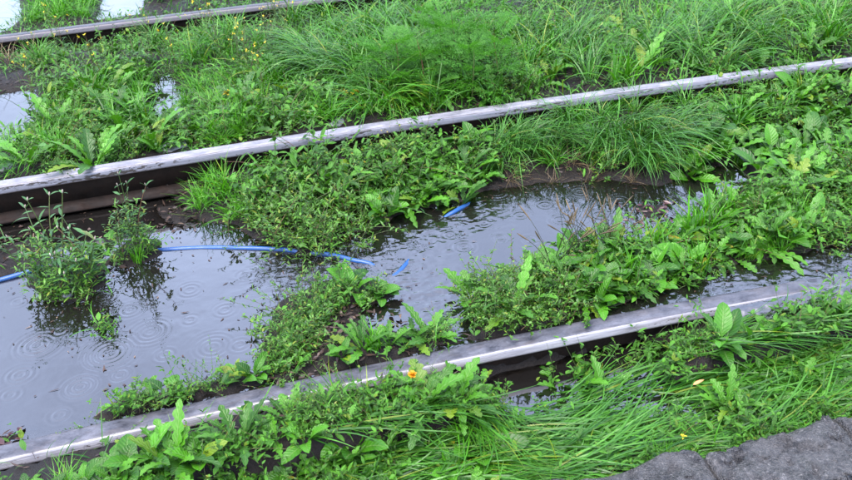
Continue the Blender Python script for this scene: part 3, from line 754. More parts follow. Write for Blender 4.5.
for k in TUFT: PROTO[k] = [ob('dry_grass_tuft' if k == 'dry' else 'grass_tuft', me) for me in TUFT[k]]
def copy_tree(o, parent=None):
    c = o.copy(); COL.objects.link(c); c.parent = parent
    if parent is not None: c.matrix_parent_inverse = o.matrix_parent_inverse
    for ch in KIDS[o.name]: copy_tree(ch, c)
    return c
KIDS = {}
for o in list(bpy.data.objects): KIDS.setdefault(o.name, [])
for o in list(bpy.data.objects):
    if o.parent: KIDS[o.parent.name].append(o)
LOOK = {'dock': ('broad-leaved dock plant', 'dock'), 'dandelion': ('toothed dandelion rosette', 'dandelion'),
        'plantain': ('round-leaved plantain', 'plantain'), 'plantain_stalks': ('wiry-stalked plantain', 'plantain'),
        'knotweed': ('pale-budded knotweed', 'knotweed'), 'knotgrass': ('tiny-leaved grey-green weed', 'weed'),
        'nettle': ('leafy small-leaved green weed', 'weed'), 'feathery': ('feathery fern-leaved weed', 'weed'), 'mustard': ('spindly yellow-flowered weed', 'weed'),
        'fine': ('short tuft of fine grass', 'grass tuft'), 'long': ('tall arching green grass tuft', 'grass tuft'), 'blue': ('long bluish grass tuft leaning over', 'grass tuft'),
        'combed': ('flattened combed grass tuft', 'grass tuft'), 'stiff': ('upright broad-bladed grass tuft', 'grass tuft'), 'dry': ('dry straw-coloured grass tuft', 'grass tuft')}
def put(kind, x, y, scale=1.0, rz=None, where='', tilt=0.0, variant=None, dz=0.0, label=None):
    lst = PROTO[kind]; i = int(rng.integers(len(lst))) if variant is None else variant
    src = lst[i]
    if USED.get((kind, i)): o = copy_tree(src)
    else: o = src; USED[kind, i] = True
    o.location = (x, y, gz(x, y) + dz)
    o.rotation_euler = (rng.normal(0, .06) + tilt, rng.normal(0, .06), rng.uniform(0, 2 * PI) if rz is None else rz)
    o.scale = (scale * rng.uniform(.82, 1.22), scale * rng.uniform(.82, 1.22), scale * rng.uniform(.85, 1.2))
    if kind == 'combed': o.scale.z *= .42
    look, cat = LOOK[kind]
    d = np.hypot(MP[:, 0] - x, MP[:, 1] - y); j = int(d.argmin())
    BY.setdefault((look, j), []).append((float(d[j]), o))
    tag(o, look, cat, look)
    return o
BY = {}
ORD = 'nearest second third fourth fifth sixth seventh eighth ninth tenth eleventh twelfth thirteenth fourteenth fifteenth sixteenth seventeenth eighteenth nineteenth twentieth twenty-first twenty-second twenty-third twenty-fourth twenty-fifth twenty-sixth twenty-seventh twenty-eighth twenty-ninth thirtieth'.split()
def name_all():
    for (look, j), lst in BY.items():
        lst.sort(key=lambda a: a[0])
        for i, (d, o) in enumerate(lst):
            o['label'] = f"{look} {'beside' if d < .1 else 'near'} {MARKS[j][1]}" if len(lst) == 1 else f"{look}, nearest to {MARKS[j][1]}" if i == 0 else f"{look}, {ORD[min(i, 29)]} from {MARKS[j][1]}"
def putp(kind, px, py, scale=1.0, rz=None, where='', level=Z_POOL + .025, **kw):
    p = at(px, py, level); return put(kind, p[0], p[1], scale, rz, where, **kw)
MARKS = [(np.array(at(px, py, z)[:2]), ph) for px, py, z, ph in (
    (70, 285, 0, 'the big knotweed clump in the pool'), (140, 258, 0, 'where the hose dips under the small clump'), (230, 205, 0, 'the bright fine grass under the middle rail'),
    (300, 250, 0, 'the longest blue stretch of hose'), (400, 268, 0, 'the short upturned bend of hose'), (458, 210, 0, 'the hose end on the far bank'), (410, 150, 0, 'the rust pits of the middle rail'),
    (520, 165, .03, 'the muddy strawy bank'), (625, 160, .03, 'the drooping bluish grass over the water'), (655, 212, 0, 'the dark red leaves in the water'), (720, 178, 0, 'the narrow head of the pool'),
    (800, 100, .05, 'the overgrown end of the middle rail'), (900, 110, .05, 'the middle rail past its overgrown end'), (575, 240, 0, 'the wiry plantain stalks at the pool'), (500, 300, 0, 'the outflow of the pool'), (620, 300, 0, 'the last dry stretch of near rail'),
    (710, 218, 0, 'the upright fresh grass on the bank'), (740, 265, 0, 'the stream beside the near rail'), (852, 250, 0, 'the flooded end of the near rail'), (852, 190, 0, 'the bank above the stream'), (355, 320, 0, 'the leaf litter on the island'), (280, 360, 0, 'the foot of the island'),
    (415, 345, 0, 'the near rail below the outflow'), (120, 415, 0, 'the flooded corner of the near rail'), (200, 392, 0, 'the row of sprigs on the near rail'), (150, 485, -.1, 'the shaded foot of the near rail'), (260, 470, -.1, 'the dark gap under the near rail'),
    (414, 424, -.1, 'the orange flower'), (470, 470, -.1, 'the start of the kerb'), (340, 490, -.1, 'the broad-leaved patch before the kerb'), (590, 390, -.1, 'the front puddle'), (540, 440, -.1, 'the combed wet grass'), (690, 404, -.1, 'the fallen orange leaf'),
    (680, 449, -.1, 'the small yellow flower by the kerb'), (800, 425, -.1, 'the pitted kerb block'), (720, 340, -.1, 'the spill over the near rail'), (852, 340, -.1, 'the thick grass below the flooded rail'),
    (170, 148, .13, 'the flat grey stone'), (331, 122, .13, 'the flat pale stone'), (20, 115, .13, 'the puddle before the far rail'), (80, 140, .13, 'the weedy patch behind the middle rail'), (168, 98, .13, 'the small puddle in the flowers'),
    (230, 75, .13, 'the yellow-flowered patch'), (430, 88, .13, 'the big feathery weed'), (330, 55, .13, 'the swept bluish grass'), (500, 92, .13, 'the edge of the feathery weed'), (560, 40, .13, 'the middle of the lush meadow'), (650, 75, .13, 'the meadow edge at the middle rail'),
    (720, 20, .13, 'the deep end of the meadow'), (820, 40, .13, 'the meadow behind the overgrown rail'), (950, 0, .13, 'the meadow past the overgrown rail'), (60, 5, 0, 'the fine grass behind the far rail'), (200, 0, 0, 'the puddle behind the far rail'), (400, -20, 0, 'the hidden stretch of far rail'))]
MP = np.array([m_[0] for m_ in MARKS])
TAKEN = []
def scatter(pts, level, mix, n, where, sc_=(.75, 1.2), dmin=.06, rz=None, rzs=.5, tries=60, on_land=True, tall=1.0, gap=.09):
    """n plants of the mixed kinds over a patch, kept apart by dmin"""
    pg = poly(pts, level); lo, hi = pg.min(0), pg.max(0)
    C = rng.uniform(lo, hi, (n * tries, 2)); C = C[sdist(C, pg) > 0]
    s, v = sv(C[:, 0], C[:, 1])
    ok = np.ones(len(C), bool)
    for off, _ in RAILS: ok &= np.abs(v - off) > gap
    ok &= v > KV + .1
    if on_land:
        for d, lv in bodies(C): ok &= d < .005
    C = C[ok]; kinds = list(mix); pr = np.array([mix[k] for k in kinds], float); pr /= pr.sum()
    got = 0
    for x, y in C:
        if got >= n: break
        if any((x - a) ** 2 + (y - b) ** 2 < dmin ** 2 for a, b in TAKEN[-400:]): continue
        TAKEN.append((x, y)); got += 1
        k = kinds[rng.choice(len(kinds), p=pr)]
        put(k, x, y, rng.uniform(*sc_) * tall, None if rz is None else rz + rng.normal(0, rzs), where)
    return got

# ------------------------------------------------------------------ planting
# standing in the pool at the left
W_A = 'standing in the pool below the middle rail'
for px, py, k, s_ in ((42, 284, 0, .95), (60, 274, 1, 1.1), (62, 292, 2, .85), (84, 282, 2, 1.1), (94, 274, 1, .85)): putp('knotweed', px, py, s_, None, 'in the big clump ' + W_A, variant=k)
for px, py, s_ in ((48, 294, .55), (80, 293, .5)): putp('knotgrass', px, py, s_, None, 'under the big knotweed clump')
for px, py, k, s_ in ((122, 252, 1, .8), (138, 248, 1, 1.0), (150, 250, 2, .95)): putp('knotweed', px, py, s_, None, 'in the small clump where the hose dips', variant=k)
putp('stiff', 138, 258, .5, None, 'by the hose among knotweed'); putp('knotgrass', 118, 258, .4, None, 'by the hose among knotweed')
putp('dock', 100, 240, .9, None, 'against the dark web of the middle rail', variant=0)
# bank along the middle rail
W_B = 'on the bank between middle rail and pool'
for px, py, s_ in ((205, 205, .95), (228, 200, 1.1), (250, 205, 1.0), (238, 214, .9), (215, 192, .9), (268, 196, 1.0)): putp('fine', px, py, s_, None, W_B)
for px, py, s_ in ((272, 228, 1.1), (292, 240, 1.1), (315, 245, 1.05), (300, 222, 1.25), (330, 229, 1.15), (285, 212, 1.25), (345, 214, 1.1), (360, 220, .9), (318, 208, 1.25), (262, 214, 1.0), (340, 238, .9)): putp('knotgrass', px, py, s_, None, W_B)
for px, py, s_ in ((292, 200, 1.3), (316, 192, 1.4), (340, 198, 1.1), (274, 198, 1.1), (306, 184, 1.2), (328, 210, 1.1), (350, 190, 1.0)): putp('nettle', px, py, s_, None, W_B)
scatter([(350, 200), (360, 165), (400, 150), (480, 140), (490, 185), (440, 202), (392, 210)], 0, {'dandelion': 3, 'nettle': 3, 'dock': 1.5, 'knotgrass': 2, 'plantain': .6}, 44, W_B, (.65, .95), .05, gap=.16)
putp('dock', 385, 214, .9, None, W_B); putp('dandelion', 462, 198, .8, None, W_B); putp('mustard', 362, 184, .4, None, W_B); putp('mustard', 400, 168, .4, None, W_B)
scatter([(485, 182), (490, 150), (560, 128), (650, 112), (700, 105), (700, 160), (660, 178), (600, 172), (540, 174)], 0, {'long': 4, 'blue': 3, 'dry': 1.2, 'fine': 1.2, 'knotgrass': 1.2, 'nettle': .6}, 40, 'on the bank upstream', (.5, .75), .07, rz=-1.0, rzs=.9, gap=.14)
for px, py, s_ in ((600, 152, .95), (622, 146, 1.05), (648, 150, 1.05), (520, 158, .75), (545, 150, .8), (632, 160, .9), (664, 144, .95)): putp('blue', px, py, s_, -.9 + rng.normal(0, .5), 'drooping from the bank upstream')
for px, py in ((510, 178), (552, 178), (590, 176), (632, 178)): putp('dry', px, py, .5, None, 'at the muddy water line')
scatter([(670, 175), (700, 150), (690, 110), (760, 90), (852, 80), (940, 68), (940, 150), (852, 170), (760, 172)], .04, {'dock': 3.2, 'dandelion': 3, 'nettle': 2.4, 'long': .8, 'plantain': .6, 'stiff': .5}, 100, 'under the overgrown end of the middle rail', (.55, .85), .07, gap=.13)
for px, py in ((712, 140), (735, 130), (700, 162), (795, 108), (815, 104)): putp('dock', px, py, .9, None, 'under the overgrown end of the middle rail')
for px, py, k, s_ in ((548, 122, 'knotgrass', .7), (556, 118, 'long', .5), (612, 118, 'long', .6), (632, 116, 'blue', .65), (655, 110, 'long', .6), (690, 104, 'dock', .7), (712, 100, 'stiff', .7), (770, 92, 'nettle', .7), (790, 92, 'stiff', .9), (806, 88, 'dandelion', .8), (822, 86, 'nettle', .8), (842, 84, 'dock', .7), (270, 172, 'nettle', .5), (322, 158, 'nettle', .6)): putp(k, px, py, s_, None, 'against the middle rail', level=.05)
# lush bank between pool and near rail
W_D = 'on the lush bank between pool and near rail'
scatter([(470, 318), (466, 288), (500, 275), (545, 280), (575, 295), (585, 312), (540, 322), (490, 330)], 0, {'knotgrass': 5, 'dandelion': 1, 'plantain': .5}, 34, W_D, (.6, .85), .05)
scatter([(530, 282), (570, 256), (610, 248), (660, 246), (700, 232), (716, 220), (735, 258), (690, 278), (650, 290), (600, 308), (560, 290)], 0, {'dandelion': 3, 'dock': 3, 'plantain': 2, 'nettle': 1.6, 'knotgrass': 1, 'stiff': .8}, 90, W_D, (.6, .85), .055)
scatter([(698, 234), (716, 220), (745, 200), (790, 178), (852, 166), (940, 146), (940, 225), (852, 245), (780, 258), (735, 262)], .01, {'nettle': 4, 'knotgrass': 2, 'dandelion': 2.5, 'dock': 1.6, 'stiff': 1.4, 'fine': .6}, 120, W_D, (.55, .85), .06)
for px, py in ((694, 236), (704, 230), (715, 222), (726, 214)): putp('stiff', px, py, .9, None, W_D)
for px, py, v in ((552, 268, 0), (564, 260, 1), (580, 254, 0), (598, 250, 1), (614, 250, 0)): putp('plantain_stalks', px, py, .85, None, 'at the edge of the pool', variant=v)
# island against the near rail
W_C = 'on the island against the near rail'
for px, py, s_ in ((284, 322, .75), (300, 308, .8), (322, 300, .8), (345, 291, .7), (290, 338, .8), (312, 324, .85), (280, 350, .75), (300, 348, .8), (328, 314, .7), (318, 338, .6), (276, 364, .6), (270, 378, .45)): putp('knotgrass', px, py, s_, None, W_C)
for px, py, s_ in ((300, 328, .6), (322, 312, .6), (340, 300, .55), (292, 352, .6), (284, 364, .5)): putp('nettle', px, py, s_, None, W_C)
for px, py, s_, k in ((362, 350, .6, 'dandelion'), (372, 349, .6, 'stiff'), (390, 344, .5, 'dandelion'), (412, 338, .6, 'dandelion'), (428, 334, .65, 'dandelion'), (440, 332, .5, 'knotgrass'), (352, 290, .7, 'dock'), (380, 293, .6, 'plantain'), (372, 296, .6, 'knotgrass'), (388, 290, .5, 'plantain'), (342, 358, .45, 'dock'), (420, 340, .4, 'knotgrass')): putp(k, px, py, s_, None, W_C)
# along the pool side of the near rail, left
W_E = 'on the pool side of the near rail'
for px, py, s_, k in ((90, 418, .35, 'knotgrass'), (112, 412, .4, 'nettle'), (126, 408, .5, 'nettle'), (140, 403, .4, 'knotgrass'), (152, 400, .4, 'knotgrass'), (166, 394, .65, 'plantain'), (178, 393, .5, 'nettle'), (192, 390, .45, 'knotgrass'), (208, 386, .45, 'knotgrass'), (224, 382, .4, 'knotgrass'), (240, 378, .55, 'plantain'), (252, 375, .55, 'dock'), (140, 384, .4, 'dock'), (105, 325, .35, 'nettle')): putp(k, px, py, s_, None, W_E)
# in front of the near rail
W_F = 'in front of the near rail'
FZ = -.105
scatter([(-60, 500), (100, 470), (180, 450), (300, 425), (330, 440), (340, 500), (200, 540), (-60, 560)], FZ, {'dock': 2.2, 'dandelion': 3, 'plantain': 2, 'nettle': 2.4, 'long': .3, 'fine': 1, 'knotgrass': 1}, 84, W_F, (.42, .66), .048, gap=.2)
for px, py, k, s_ in ((150, 486, 'dock', .85), (180, 490, 'dandelion', .85), (205, 486, 'dock', .75), (130, 496, 'plantain', .8), (245, 466, 'dandelion', .7)): putp(k, px, py, s_, None, W_F, level=FZ)
scatter([(270, 428), (380, 400), (470, 378), (500, 395), (500, 425), (540, 440), (500, 470), (460, 520), (300, 540)], FZ, {'dandelion': 2.8, 'plantain': 1.4, 'dock': .5, 'nettle': 2.2, 'combed': 3.4, 'fine': .8, 'knotgrass': 1.2}, 112, W_F, (.36, .6), .055, gap=.18, rz=-.1, rzs=1.2)
for px, py, k, s_ in ((425, 425, 'dandelion', .8), (445, 412, 'dandelion', .8), (470, 405, 'plantain', .85), (460, 425, 'dandelion', .8), (390, 445, 'plantain', .9), (480, 455, 'plantain', .9), (355, 455, 'dock', .8)): putp(k, px, py, s_, None, W_F, level=FZ)
for px, py, k, s_ in ((572, 380, 'dandelion', .85), (590, 384, 'dandelion', .95), (606, 390, 'dandelion', .8), (628, 384, 'plantain', .6), (615, 374, 'dandelion', .75), (548, 386, 'dandelion', .55), (545, 410, 'nettle', .4)): putp(k, px, py, s_, None, 'standing in the puddle before the near rail', level=FZ)
scatter([(640, 355), (660, 338), (720, 325), (790, 312), (852, 300), (852, 350), (760, 362), (690, 370)], FZ, {'nettle': 4, 'dandelion': 2, 'knotgrass': 1.5, 'dock': 1}, 46, 'where the water spills over the near rail', (.5, .72), .06, on_land=False, gap=.2)
scatter([(690, 375), (760, 360), (852, 330), (930, 310), (930, 400), (900, 425), (780, 432), (720, 415)], FZ, {'combed': 7, 'dandelion': 1.6, 'plantain': .6, 'nettle': .8}, 64, 'beside the granite kerb', (.5, .75), .06, rz=.3, rzs=.5, on_land=False, gap=.17)
scatter([(270, 430), (380, 398), (470, 372), (560, 352), (640, 336), (650, 350), (560, 376), (480, 396), (300, 448)], FZ, {'nettle': 3, 'dandelion': 2, 'knotgrass': 2, 'plantain': 1}, 60, 'at the foot of the near rail', (.38, .56), .045, gap=.1)
scatter([(555, 352), (640, 334), (680, 340), (650, 362), (560, 376)], FZ, {'nettle': 3, 'dandelion': 2.4, 'knotgrass': 1.6}, 24, 'at the foot of the near rail', (.5, .72), .055, gap=.1, on_land=False)
scatter([(640, 380), (665, 352), (730, 350), (760, 390), (760, 425), (700, 438), (640, 440), (672, 415)], FZ, {'combed': 6, 'dandelion': .8, 'nettle': 1, 'plantain': .3}, 34, 'between spill and kerb', (.4, .6), .05, gap=.15, on_land=False, rz=.05, rzs=.35)
# grass combed flat by the running water
CA = -.22
scatter([(400, 470), (450, 440), (500, 430), (560, 432), (575, 450), (540, 490), (400, 505)], FZ, {'combed': 6}, 50, 'laid over the front puddle by the running water', (.65, .9), .05, rz=CA, rzs=.25, on_land=False)
for px, py in ((596, 404), (628, 424), (650, 436)): putp('combed', px, py, .5, CA + rng.normal(0, .2), 'laid over the front puddle by the running water', level=FZ)
# fringe along the foot of the kerb
for q_ in np.arange(-.9, 1.55, .07):
    x, y = xy(q_ + rng.normal(0, .02), KV + rng.uniform(.05, .09)); k = rng.choice(['combed', 'fine', 'nettle', 'dandelion', 'knotgrass'], p=[.3, .25, .2, .15, .1])
    put(str(k), float(x), float(y), rng.uniform(.3, .5) * (1.3 if k == 'combed' else 1), .25 + rng.normal(0, .3) if k == 'combed' else None)
# strip between the middle and the far rail
W_H = 'between the middle and far rails'
HZ = .13
scatter([(20, 165), (60, 90), (140, 70), (145, 120), (190, 130), (260, 110), (300, 125), (180, 150), (60, 175)], HZ, {'fine': 1.6, 'dandelion': 2.4, 'knotgrass': 2.4, 'nettle': 2.4, 'long': .4, 'dock': .6}, 60, W_H, (.75, 1.15), .085)
scatter([(120, 110), (150, 60), (220, 50), (280, 60), (290, 110), (240, 120), (190, 125)], HZ, {'mustard': 3, 'fine': 1, 'long': .6}, 15, 'in the flowering patch before the far rail', (.7, 1.0), .12)
for px, py in ((34, 108), (58, 92), (100, 80)): putp('mustard', px, py, .8, None, 'by the puddle before the far rail', level=HZ)
scatter([(36, 88), (50, 58), (140, 46), (300, 22), (340, 30), (280, 62), (180, 68), (90, 78)], .03, {'fine': 1.4, 'long': 1.8, 'mustard': 1.4, 'nettle': 2}, 30, 'under the far rail', (.55, .85), .1, gap=.3)
for px, py in ((-10, 84), (8, 72), (20, 80), (36, 66)): putp('dry', px, py, .9, None, 'under the far rail', level=.02)
scatter([(180, 140), (210, 110), (260, 100), (340, 100), (340, 122), (260, 138)], HZ, {'fine': 3, 'dandelion': 1.5, 'nettle': 1, 'knotgrass': 1}, 26, W_H, (.75, 1.1), .08)
for px, py, s_, v in ((425, 95, 1.3, 0), (455, 84, 1.4, 0), (398, 95, 1.1, 1), (472, 100, 1.1, 1), (500, 92, 1.1, 1), (440, 70, 1.3, 0), (385, 88, 1.0, 1), (480, 72, 1.2, 0)): putp('feathery', px, py, s_, None, 'among the tall grass beyond the middle rail', level=HZ, variant=v)
scatter([(240, 75), (300, 45), (400, 20), (460, 20), (400, 70), (300, 95)], HZ, {'blue': 5, 'long': 1.5, 'dandelion': .5}, 26, 'in the lush meadow beyond the middle rail', (.9, 1.15), .1, rz=PI + .4, rzs=.5)
scatter([(330, 118), (360, 85), (480, 40), (600, 20), (560, 75), (540, 92), (420, 112)], HZ, {'long': 3, 'nettle': 2, 'dandelion': 1.6, 'knotgrass': 1.4, 'fine': .8}, 62, 'in the lush meadow beyond the middle rail', (.8, 1.1), .1)
scatter([(540, 92), (560, 60), (700, 5), (860, -20), (930, -20), (930, 40), (852, 55), (700, 75)], HZ, {'long': 3, 'blue': 2.6, 'dandelion': 1.6, 'nettle': 1.6, 'stiff': .5}, 70, 'in the lush meadow beyond the middle rail', (.85, 1.2), .1, rz=.3, rzs=.9)
scatter([(20, 24), (40, -20), (95, -15), (92, 18)], -.01, {'fine': 4, 'long': 1}, 14, 'beyond the far rail', (1.0, 1.4), .09)
scatter([(142, 12), (160, -25), (420, -60), (700, -70), (600, -20), (330, -10)], 0, {'fine': 1, 'long': 1, 'nettle': 3, 'dandelion': 2}, 34, 'beyond the far rail', (1.0, 1.3), .13)

for px, py in ((32, 20), (46, 16), (58, 18), (72, 14), (84, 16), (40, 6), (64, 4), (88, 4)): putp('fine', px, py, 1.25, None, 'beyond the far rail', level=.09)
name_all()
# unused shapes are dropped
for k, lst in PROTO.items():
    for i, o in enumerate(lst):
        if not USED.get((k, i)):
            for ch in o.children_recursive: bpy.data.objects.remove(ch)
            bpy.data.objects.remove(o)

# ------------------------------------------------------------------ ground cover nobody could count
def cover(n, seed):
    r = np.random.default_rng(seed)
    x = r.uniform(-3.6, 5.4, n); y = r.uniform(1.2, 9.6, n); C = np.column_stack([x, y])
    s, v = sv(x, y); ok = v > KV + .03
    for off, _ in RAILS: ok &= np.abs(v - off) > .05
    wet = np.max([d for d, _ in bodies(C)], axis=0)
    ok &= wet < .004
    dens = np.clip(.75 + 2.2 * fbm(x, y, 2.5, 3), 0, 1)
    # trodden mud and litter along the middle rail at the left and on the water line
    bare = np.zeros(n, bool)
    for pg in ([(-200, 290), (0, 196), (190, 168), (180, 250), (0, 290)], [(490, 192), (490, 166), (650, 164), (660, 186)], [(330, 300), (372, 292), (395, 340), (340, 350)]):
        bare |= sdist(C, poly(pg, 0)) > 0
    dens = np.where(bare, .04, dens)
    near = (v > -.2) & (v < 0); dens = np.where(near, dens * .5, dens)
    ok &= r.random(n) < dens
    return C[ok], r
C, r = cover(52000, 71)
N = len(C); b = np.column_stack([C, ground_z(C) - .004])
V, F, U, _ = strips(b, r.uniform(0, 2 * PI, N), r.uniform(.4, 1.45, N), r.uniform(.3, 1.8, N), r.uniform(.05, .16, N), r.uniform(.003, .006, N), prof('blade', 6), 2, side=r.normal(0, .4, N))
tag(ob('grass', mk('grass', V, F, M['blade'], uv=U)), 'short mixed grass filling in between the weeds', 'grass', kind='stuff')
C, r = cover(60000, 72)
N = len(C); b = np.column_stack([C, ground_z(C) + r.uniform(0, .05, N)])
V, F, U, _ = strips(b, r.uniform(0, 2 * PI, N), r.uniform(-.2, 1.1, N), r.uniform(.2, 1, N), r.uniform(.018, .05, N), r.uniform(.008, .02, N), prof('lance', 5), 3, .2)
tag(ob('ground_cover', mk('ground_cover', V, F, M['dandelion'], uv=U)), 'low small-leaved ground cover between the weeds', 'ground cover', kind='stuff')
def meadow(n, seed, pg, L, W, mat, name, label, clear=None):
    r = np.random.default_rng(seed); pg = poly(pg, .13); C = r.uniform(pg.min(0), pg.max(0), (n, 2)); C = C[sdist(C, pg) > 0]
    s, v = sv(C[:, 0], C[:, 1]); ok = np.ones(len(C), bool)
    for off, _ in RAILS: ok &= np.abs(v - off) > .06
    ok &= ~((v > G2 - .24) & (v < G2) & (r.random(len(C)) < .85))
    for d, _ in bodies(C): ok &= d < 0
    if clear: ok &= (sdist(C, poly(clear, .13)) < 0) | (r.random(len(C)) < .25)
    C = C[ok]; N = len(C); az = 6 * fbm(C[:, 0], C[:, 1], 1.3, 2) + r.normal(0, .7, N)
    hh = .7 + .9 * (fbm(C[:, 0] + 3, C[:, 1], 2.2, 2) + .3)
    V, F, U, _ = strips(np.column_stack([C, ground_z(C) - .005]), az, r.uniform(.7, 1.45, N), r.uniform(.6, 2.1, N), r.uniform(*L, N) * hh, r.uniform(*W, N), prof('blade', 7), 2, side=r.normal(0, .35, N), roll=r.normal(0, .3, N))
    tag(ob(name, mk(name, V, F, M[mat], uv=U)), label, 'grass', kind='stuff')
meadow(26000, 81, [(215, 135), (225, 75), (300, 35), (345, 5), (600, -50), (900, -110), (1250, -150), (1250, 40), (852, 58), (700, 80), (540, 100), (340, 125)], (.16, .34), (.004, .008), 'blade', 'meadow_grass', 'deep green meadow grass filling the strip behind the middle rail', [(365, 100), (375, 70), (420, 45), (500, 45), (530, 80), (500, 102)])
meadow(9000, 82, [(-200, 215), (-100, 120), (45, 75), (140, 62), (300, 40), (330, 118), (190, 145), (40, 180)], (.07, .17), (.003, .006), 'blade_fresh', 'verge_grass', 'fresh short grass among the yellow-flowered weeds')
meadow(9000, 83, [(22, 26), (30, -40), (400, -120), (900, -160), (700, -60), (330, -6), (140, 14), (92, 22)], (.1, .26), (.004, .008), 'blade_fresh', 'verge_grass', 'fresh grass behind the far rail')
def matted(n, seed):
    r = np.random.default_rng(seed); pg = poly([(300, 460), (430, 425), (520, 398), (640, 352), (760, 335), (940, 300), (940, 410), (852, 425), (700, 452), (560, 490), (300, 520)], -.1)
    C = r.uniform(pg.min(0), pg.max(0), (n, 2)); C = C[sdist(C, pg) > 0]
    s_, v_ = sv(C[:, 0], C[:, 1]); ok = (v_ > KV + .06) & (v_ < -.16)
    for h_ in ([(430, 420), (450, 388), (556, 366), (566, 396), (545, 418)], [(550, 380), (570, 350), (650, 338), (662, 362), (640, 388)], [(560, 410), (610, 396), (690, 404), (740, 416), (722, 438), (650, 436)]): ok &= (sdist(C, poly(h_, -.1)) < 0) | (r.random(len(C)) < .12)
    C = C[ok]; N = len(C); az = -.05 + 1.6 * fbm(C[:, 0], C[:, 1], 1.8, 2) + r.normal(0, .28, N)
    z = np.maximum(ground_z(C), Z_FRONT) + r.uniform(0, .025, N)
    V, F, U, _ = strips(np.column_stack([C, z]), az, r.uniform(-.05, .3, N), r.uniform(0, .5, N), r.uniform(.14, .36, N), r.uniform(.004, .008, N), prof('blade', 8), 2, side=r.normal(0, .45, N), roll=r.normal(0, .4, N))
    tag(ob('wet_grass', mk('wet_grass', V, F, M['blade_blue'], uv=U)), 'matted wet grass pressed flat before the near rail', 'grass', kind='stuff')
matted(6200, 84)
# twigs, straw and crumbs of dead leaf on the mud
r = np.random.default_rng(90); C = np.column_stack([r.uniform(-3.2, 5, 26000), r.uniform(1.4, 7.0, 26000)])
wet = np.max([d for d, _ in bodies(C)], axis=0); s_, v_ = sv(C[:, 0], C[:, 1])
C = C[(wet < .012) & (v_ > KV + .02) & (np.min([np.abs(v_ - o_) for o_, _ in RAILS], axis=0) > .05) & (r.random(len(C)) < np.where(wet > -.2, 1, .4))]; N = len(C)
V, F, U, _ = strips(np.column_stack([C, ground_z(C) + .003]), r.uniform(0, 2 * PI, N), r.uniform(-.1, .35, N), r.uniform(-.2, .5, N), r.gamma(2, .012, N) + .006, r.uniform(.0015, .009, N), prof('lance', 4), 2, side=r.normal(0, .6, N), roll=r.normal(0, .5, N))
tag(ob('debris', mk('debris', V, F, M['litter'], uv=U)), 'crumbs of straw, twig and dead leaf on the mud', 'debris', kind='stuff')
# specks afloat on the pool
r = np.random.default_rng(91); C = np.column_stack([r.uniform(-2, 2.4, 5200), r.uniform(2.1, 4.0, 5200)]); wet = pool_sd(C)
s_, v_ = sv(C[:, 0], C[:, 1]); C = C[(wet > .02) & (v_ > .06) & (r.random(len(C)) < np.exp(-wet / .09) * .9 + .03)]; N = len(C)
V, F, U, _ = strips(np.column_stack([C, np.full(N, Z_POOL + .0025)]), r.uniform(0, 2 * PI, N), 0, r.uniform(-.05, .15, N), r.gamma(2, .006, N) + .004, r.uniform(.002, .008, N), prof('lance', 4), 2, side=r.normal(0, .6, N))
tag(ob('floating_debris', mk('floating_debris', V, F, M['litter'], uv=U)), 'specks of dead leaf afloat along the shores of the pool', 'debris', kind='stuff')
# leaf litter
def litter(name, patches, mat, label, n, lift=.004, level=0.0):
    r = np.random.default_rng(len(name) + n); B = []
    for px, py, R in patches:
        c = at(px, py, level); B.append(np.column_stack([c[0] + r.normal(0, R * 1.6, n), c[1] + r.normal(0, R * 1.2, n)]))
    B = np.concatenate(B); N = len(B); z = np.maximum(ground_z(B), Z_POOL - .002) + lift + r.uniform(0, .01, N)
    V, F, U, _ = strips(np.column_stack([B, z]), r.uniform(0, 2 * PI, N), r.uniform(-.25, .4, N), r.uniform(-.6, .8, N), r.uniform(.012, .042, N), r.uniform(.006, .017, N), prof('lance', 5), 3, .3, roll=r.normal(0, .4, N), wav=.2)
    tag(ob(name, mk(name, V, F, M[mat], uv=U)), label, 'leaf litter', kind='stuff')
litter('leaf_litter', [(10, 250, .09), (35, 240, .08), (-30, 258, .1), (170, 212, .05), (182, 220, .04), (355, 312, .05), (350, 335, .06), (365, 325, .05), (330, 352, .04), (290, 372, .04), (110, 265, .04)], 'litter', 'brown dead leaves on the mud beside the pool', 26)
litter('wet_leaf_litter', [(648, 212, .05), (660, 205, .05), (8, 440, .03), (640, 220, .04)], 'litter_red', 'dark red wet leaves at the water line', 22, 0)

# ------------------------------------------------------------------ small things
def flat_stone(px, py, w_, h_, level, seed, label):
    r = np.random.default_rng(seed); n = 11; a = np.linspace(0, 2 * PI, n, endpoint=False)
    rad = 1 + r.uniform(-.18, .18, n); ring = np.column_stack([np.cos(a) * w_ * rad, np.sin(a) * h_ * rad])
    rings = [(1.0, -.03), (1.02, -.004), (.96, .004), (.6, .007), (.02, .006)]
    V = np.concatenate([np.column_stack([ring * k, np.full(n, z) + r.uniform(-.002, .002, n)]) for k, z in rings])
    i = np.arange(n); F = np.concatenate([np.column_stack([j * n + i, j * n + (i + 1) % n, (j + 1) * n + (i + 1) % n, (j + 1) * n + i]) for j in range(len(rings) - 1)])
    p = at(px, py, level)
    o = ob('flat_stone', mk('flat_stone', V, F, M['flagstone']), loc=(p[0], p[1], level), rot=(.05, -.03, r.uniform(0, 3)))
    tag(o, label, 'stone', 'flat stones in the verge'); return o
flat_stone(170, 148, .085, .05, .13, 1, 'flat grey stone against the back of the middle rail beside tall grass')
flat_stone(331, 122, .075, .06, .14, 2, 'flat pale stone behind the rust-pitted stretch of middle rail')
flat_stone(2, 168, .06, .05, .13, 3, 'small grey stone at the cut-off end of the middle rail')
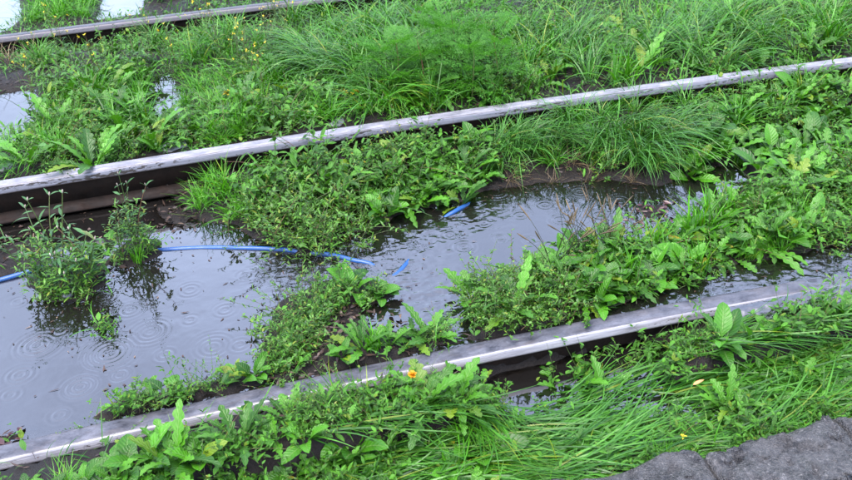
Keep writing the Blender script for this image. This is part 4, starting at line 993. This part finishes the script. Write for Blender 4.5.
def pebble(px, py, R, level, seed, label, mat='litter'):
    r = np.random.default_rng(seed); n, k = 9, 6; V = []
    for j in range(k):
        t = PI * (j + .02) / (k - 1 + .04)
        for i in range(n):
            a = 2 * PI * i / n; q = R * (1 + r.uniform(-.2, .2))
            V.append((q * math.sin(t) * math.cos(a) * 1.2, q * math.sin(t) * math.sin(a), q * math.cos(t) * .7))
    i = np.arange(n); F = np.concatenate([np.column_stack([j * n + i, (j + 1) * n + i, (j + 1) * n + (i + 1) % n, j * n + (i + 1) % n]) for j in range(k - 1)])
    p = at(px, py, level)
    o = ob('stone', mk('stone', V, F, M['flagstone']), loc=(p[0], p[1], gz(p[0], p[1]) + R * .3)); tag(o, label, 'stone', 'small stones'); return o
pebble(68, 298, .018, Z_POOL, 5, 'pale pebble at the foot of the big knotweed clump')
pebble(205, 244, .024, Z_POOL, 6, 'brown pointed stone behind the blue hose')
pebble(170, 112, .03, Z_BACK, 7, 'dark wet stone in the puddle among yellow-flowered weeds')
def flower(px, py, level, h, R, mat, npet, label, seed):
    r = np.random.default_rng(seed); p = at(px, py, level); g = gz(p[0], p[1]); o = root_empty('flower')
    o.location = (p[0], p[1], g - .002)
    V, F, U = tube(catmull([[0, 0, 0], [.004, .002, h * .5], [.006, .004, h]], 4), .0016, 4); ob('stem', mk('stem', V, F, M['stem'], uv=U), o)
    a = np.arange(npet) * 2.4
    V, F, U, _ = strips(np.tile([[.006, .004, h]], (npet, 1)), a, r.uniform(.1, 1.3, npet), .4, R * r.uniform(.7, 1.1, npet), R * .45, prof('lance', 5), 3, .2)
    ob('flower_head', mk('flower_head', V, F, M[mat], uv=U), o)['kind'] = 'stuff'
    tag(o, label, 'flower', 'single flowers'); return o
flower(414, 424, FZ, .115, .018, 'petal_orange', 34, 'orange flower among toothed leaves before the near rail', 1)
flower(680, 449, FZ, .05, .012, 'petal', 16, 'small yellow flower at the edge of the granite kerb', 2)
flower(355, 104, HZ, .07, .03, 'petal', 22, 'yellow flower head behind the middle rail beside feathery weed', 3)
flower(345, 101, HZ, .06, .025, 'petal', 18, 'lower yellow flower head behind the middle rail beside feathery weed', 4)
flower(322, 66, HZ, .10, .018, 'petal', 12, 'lone yellow flower in the bluish grass beyond the middle rail', 5)
flower(228, 106, HZ, .06, .03, 'petal', 26, 'yellowing flower cluster in the flowering patch before the far rail', 6)
# a fallen leaf on the combed grass
p = at(690, 404, FZ)
o = ob('fallen_leaf', leaf_mesh('lance', .05, .012, .2, 91, leaf_mat('orange_dead_leaf', (.45, .2, .08), (.5, .26, .12), None, trans=.05), 7), loc=(p[0], p[1], -.02), rot=(.1, -.05, .5))
tag(o, 'fallen orange leaf lying on the combed grass', 'leaf')
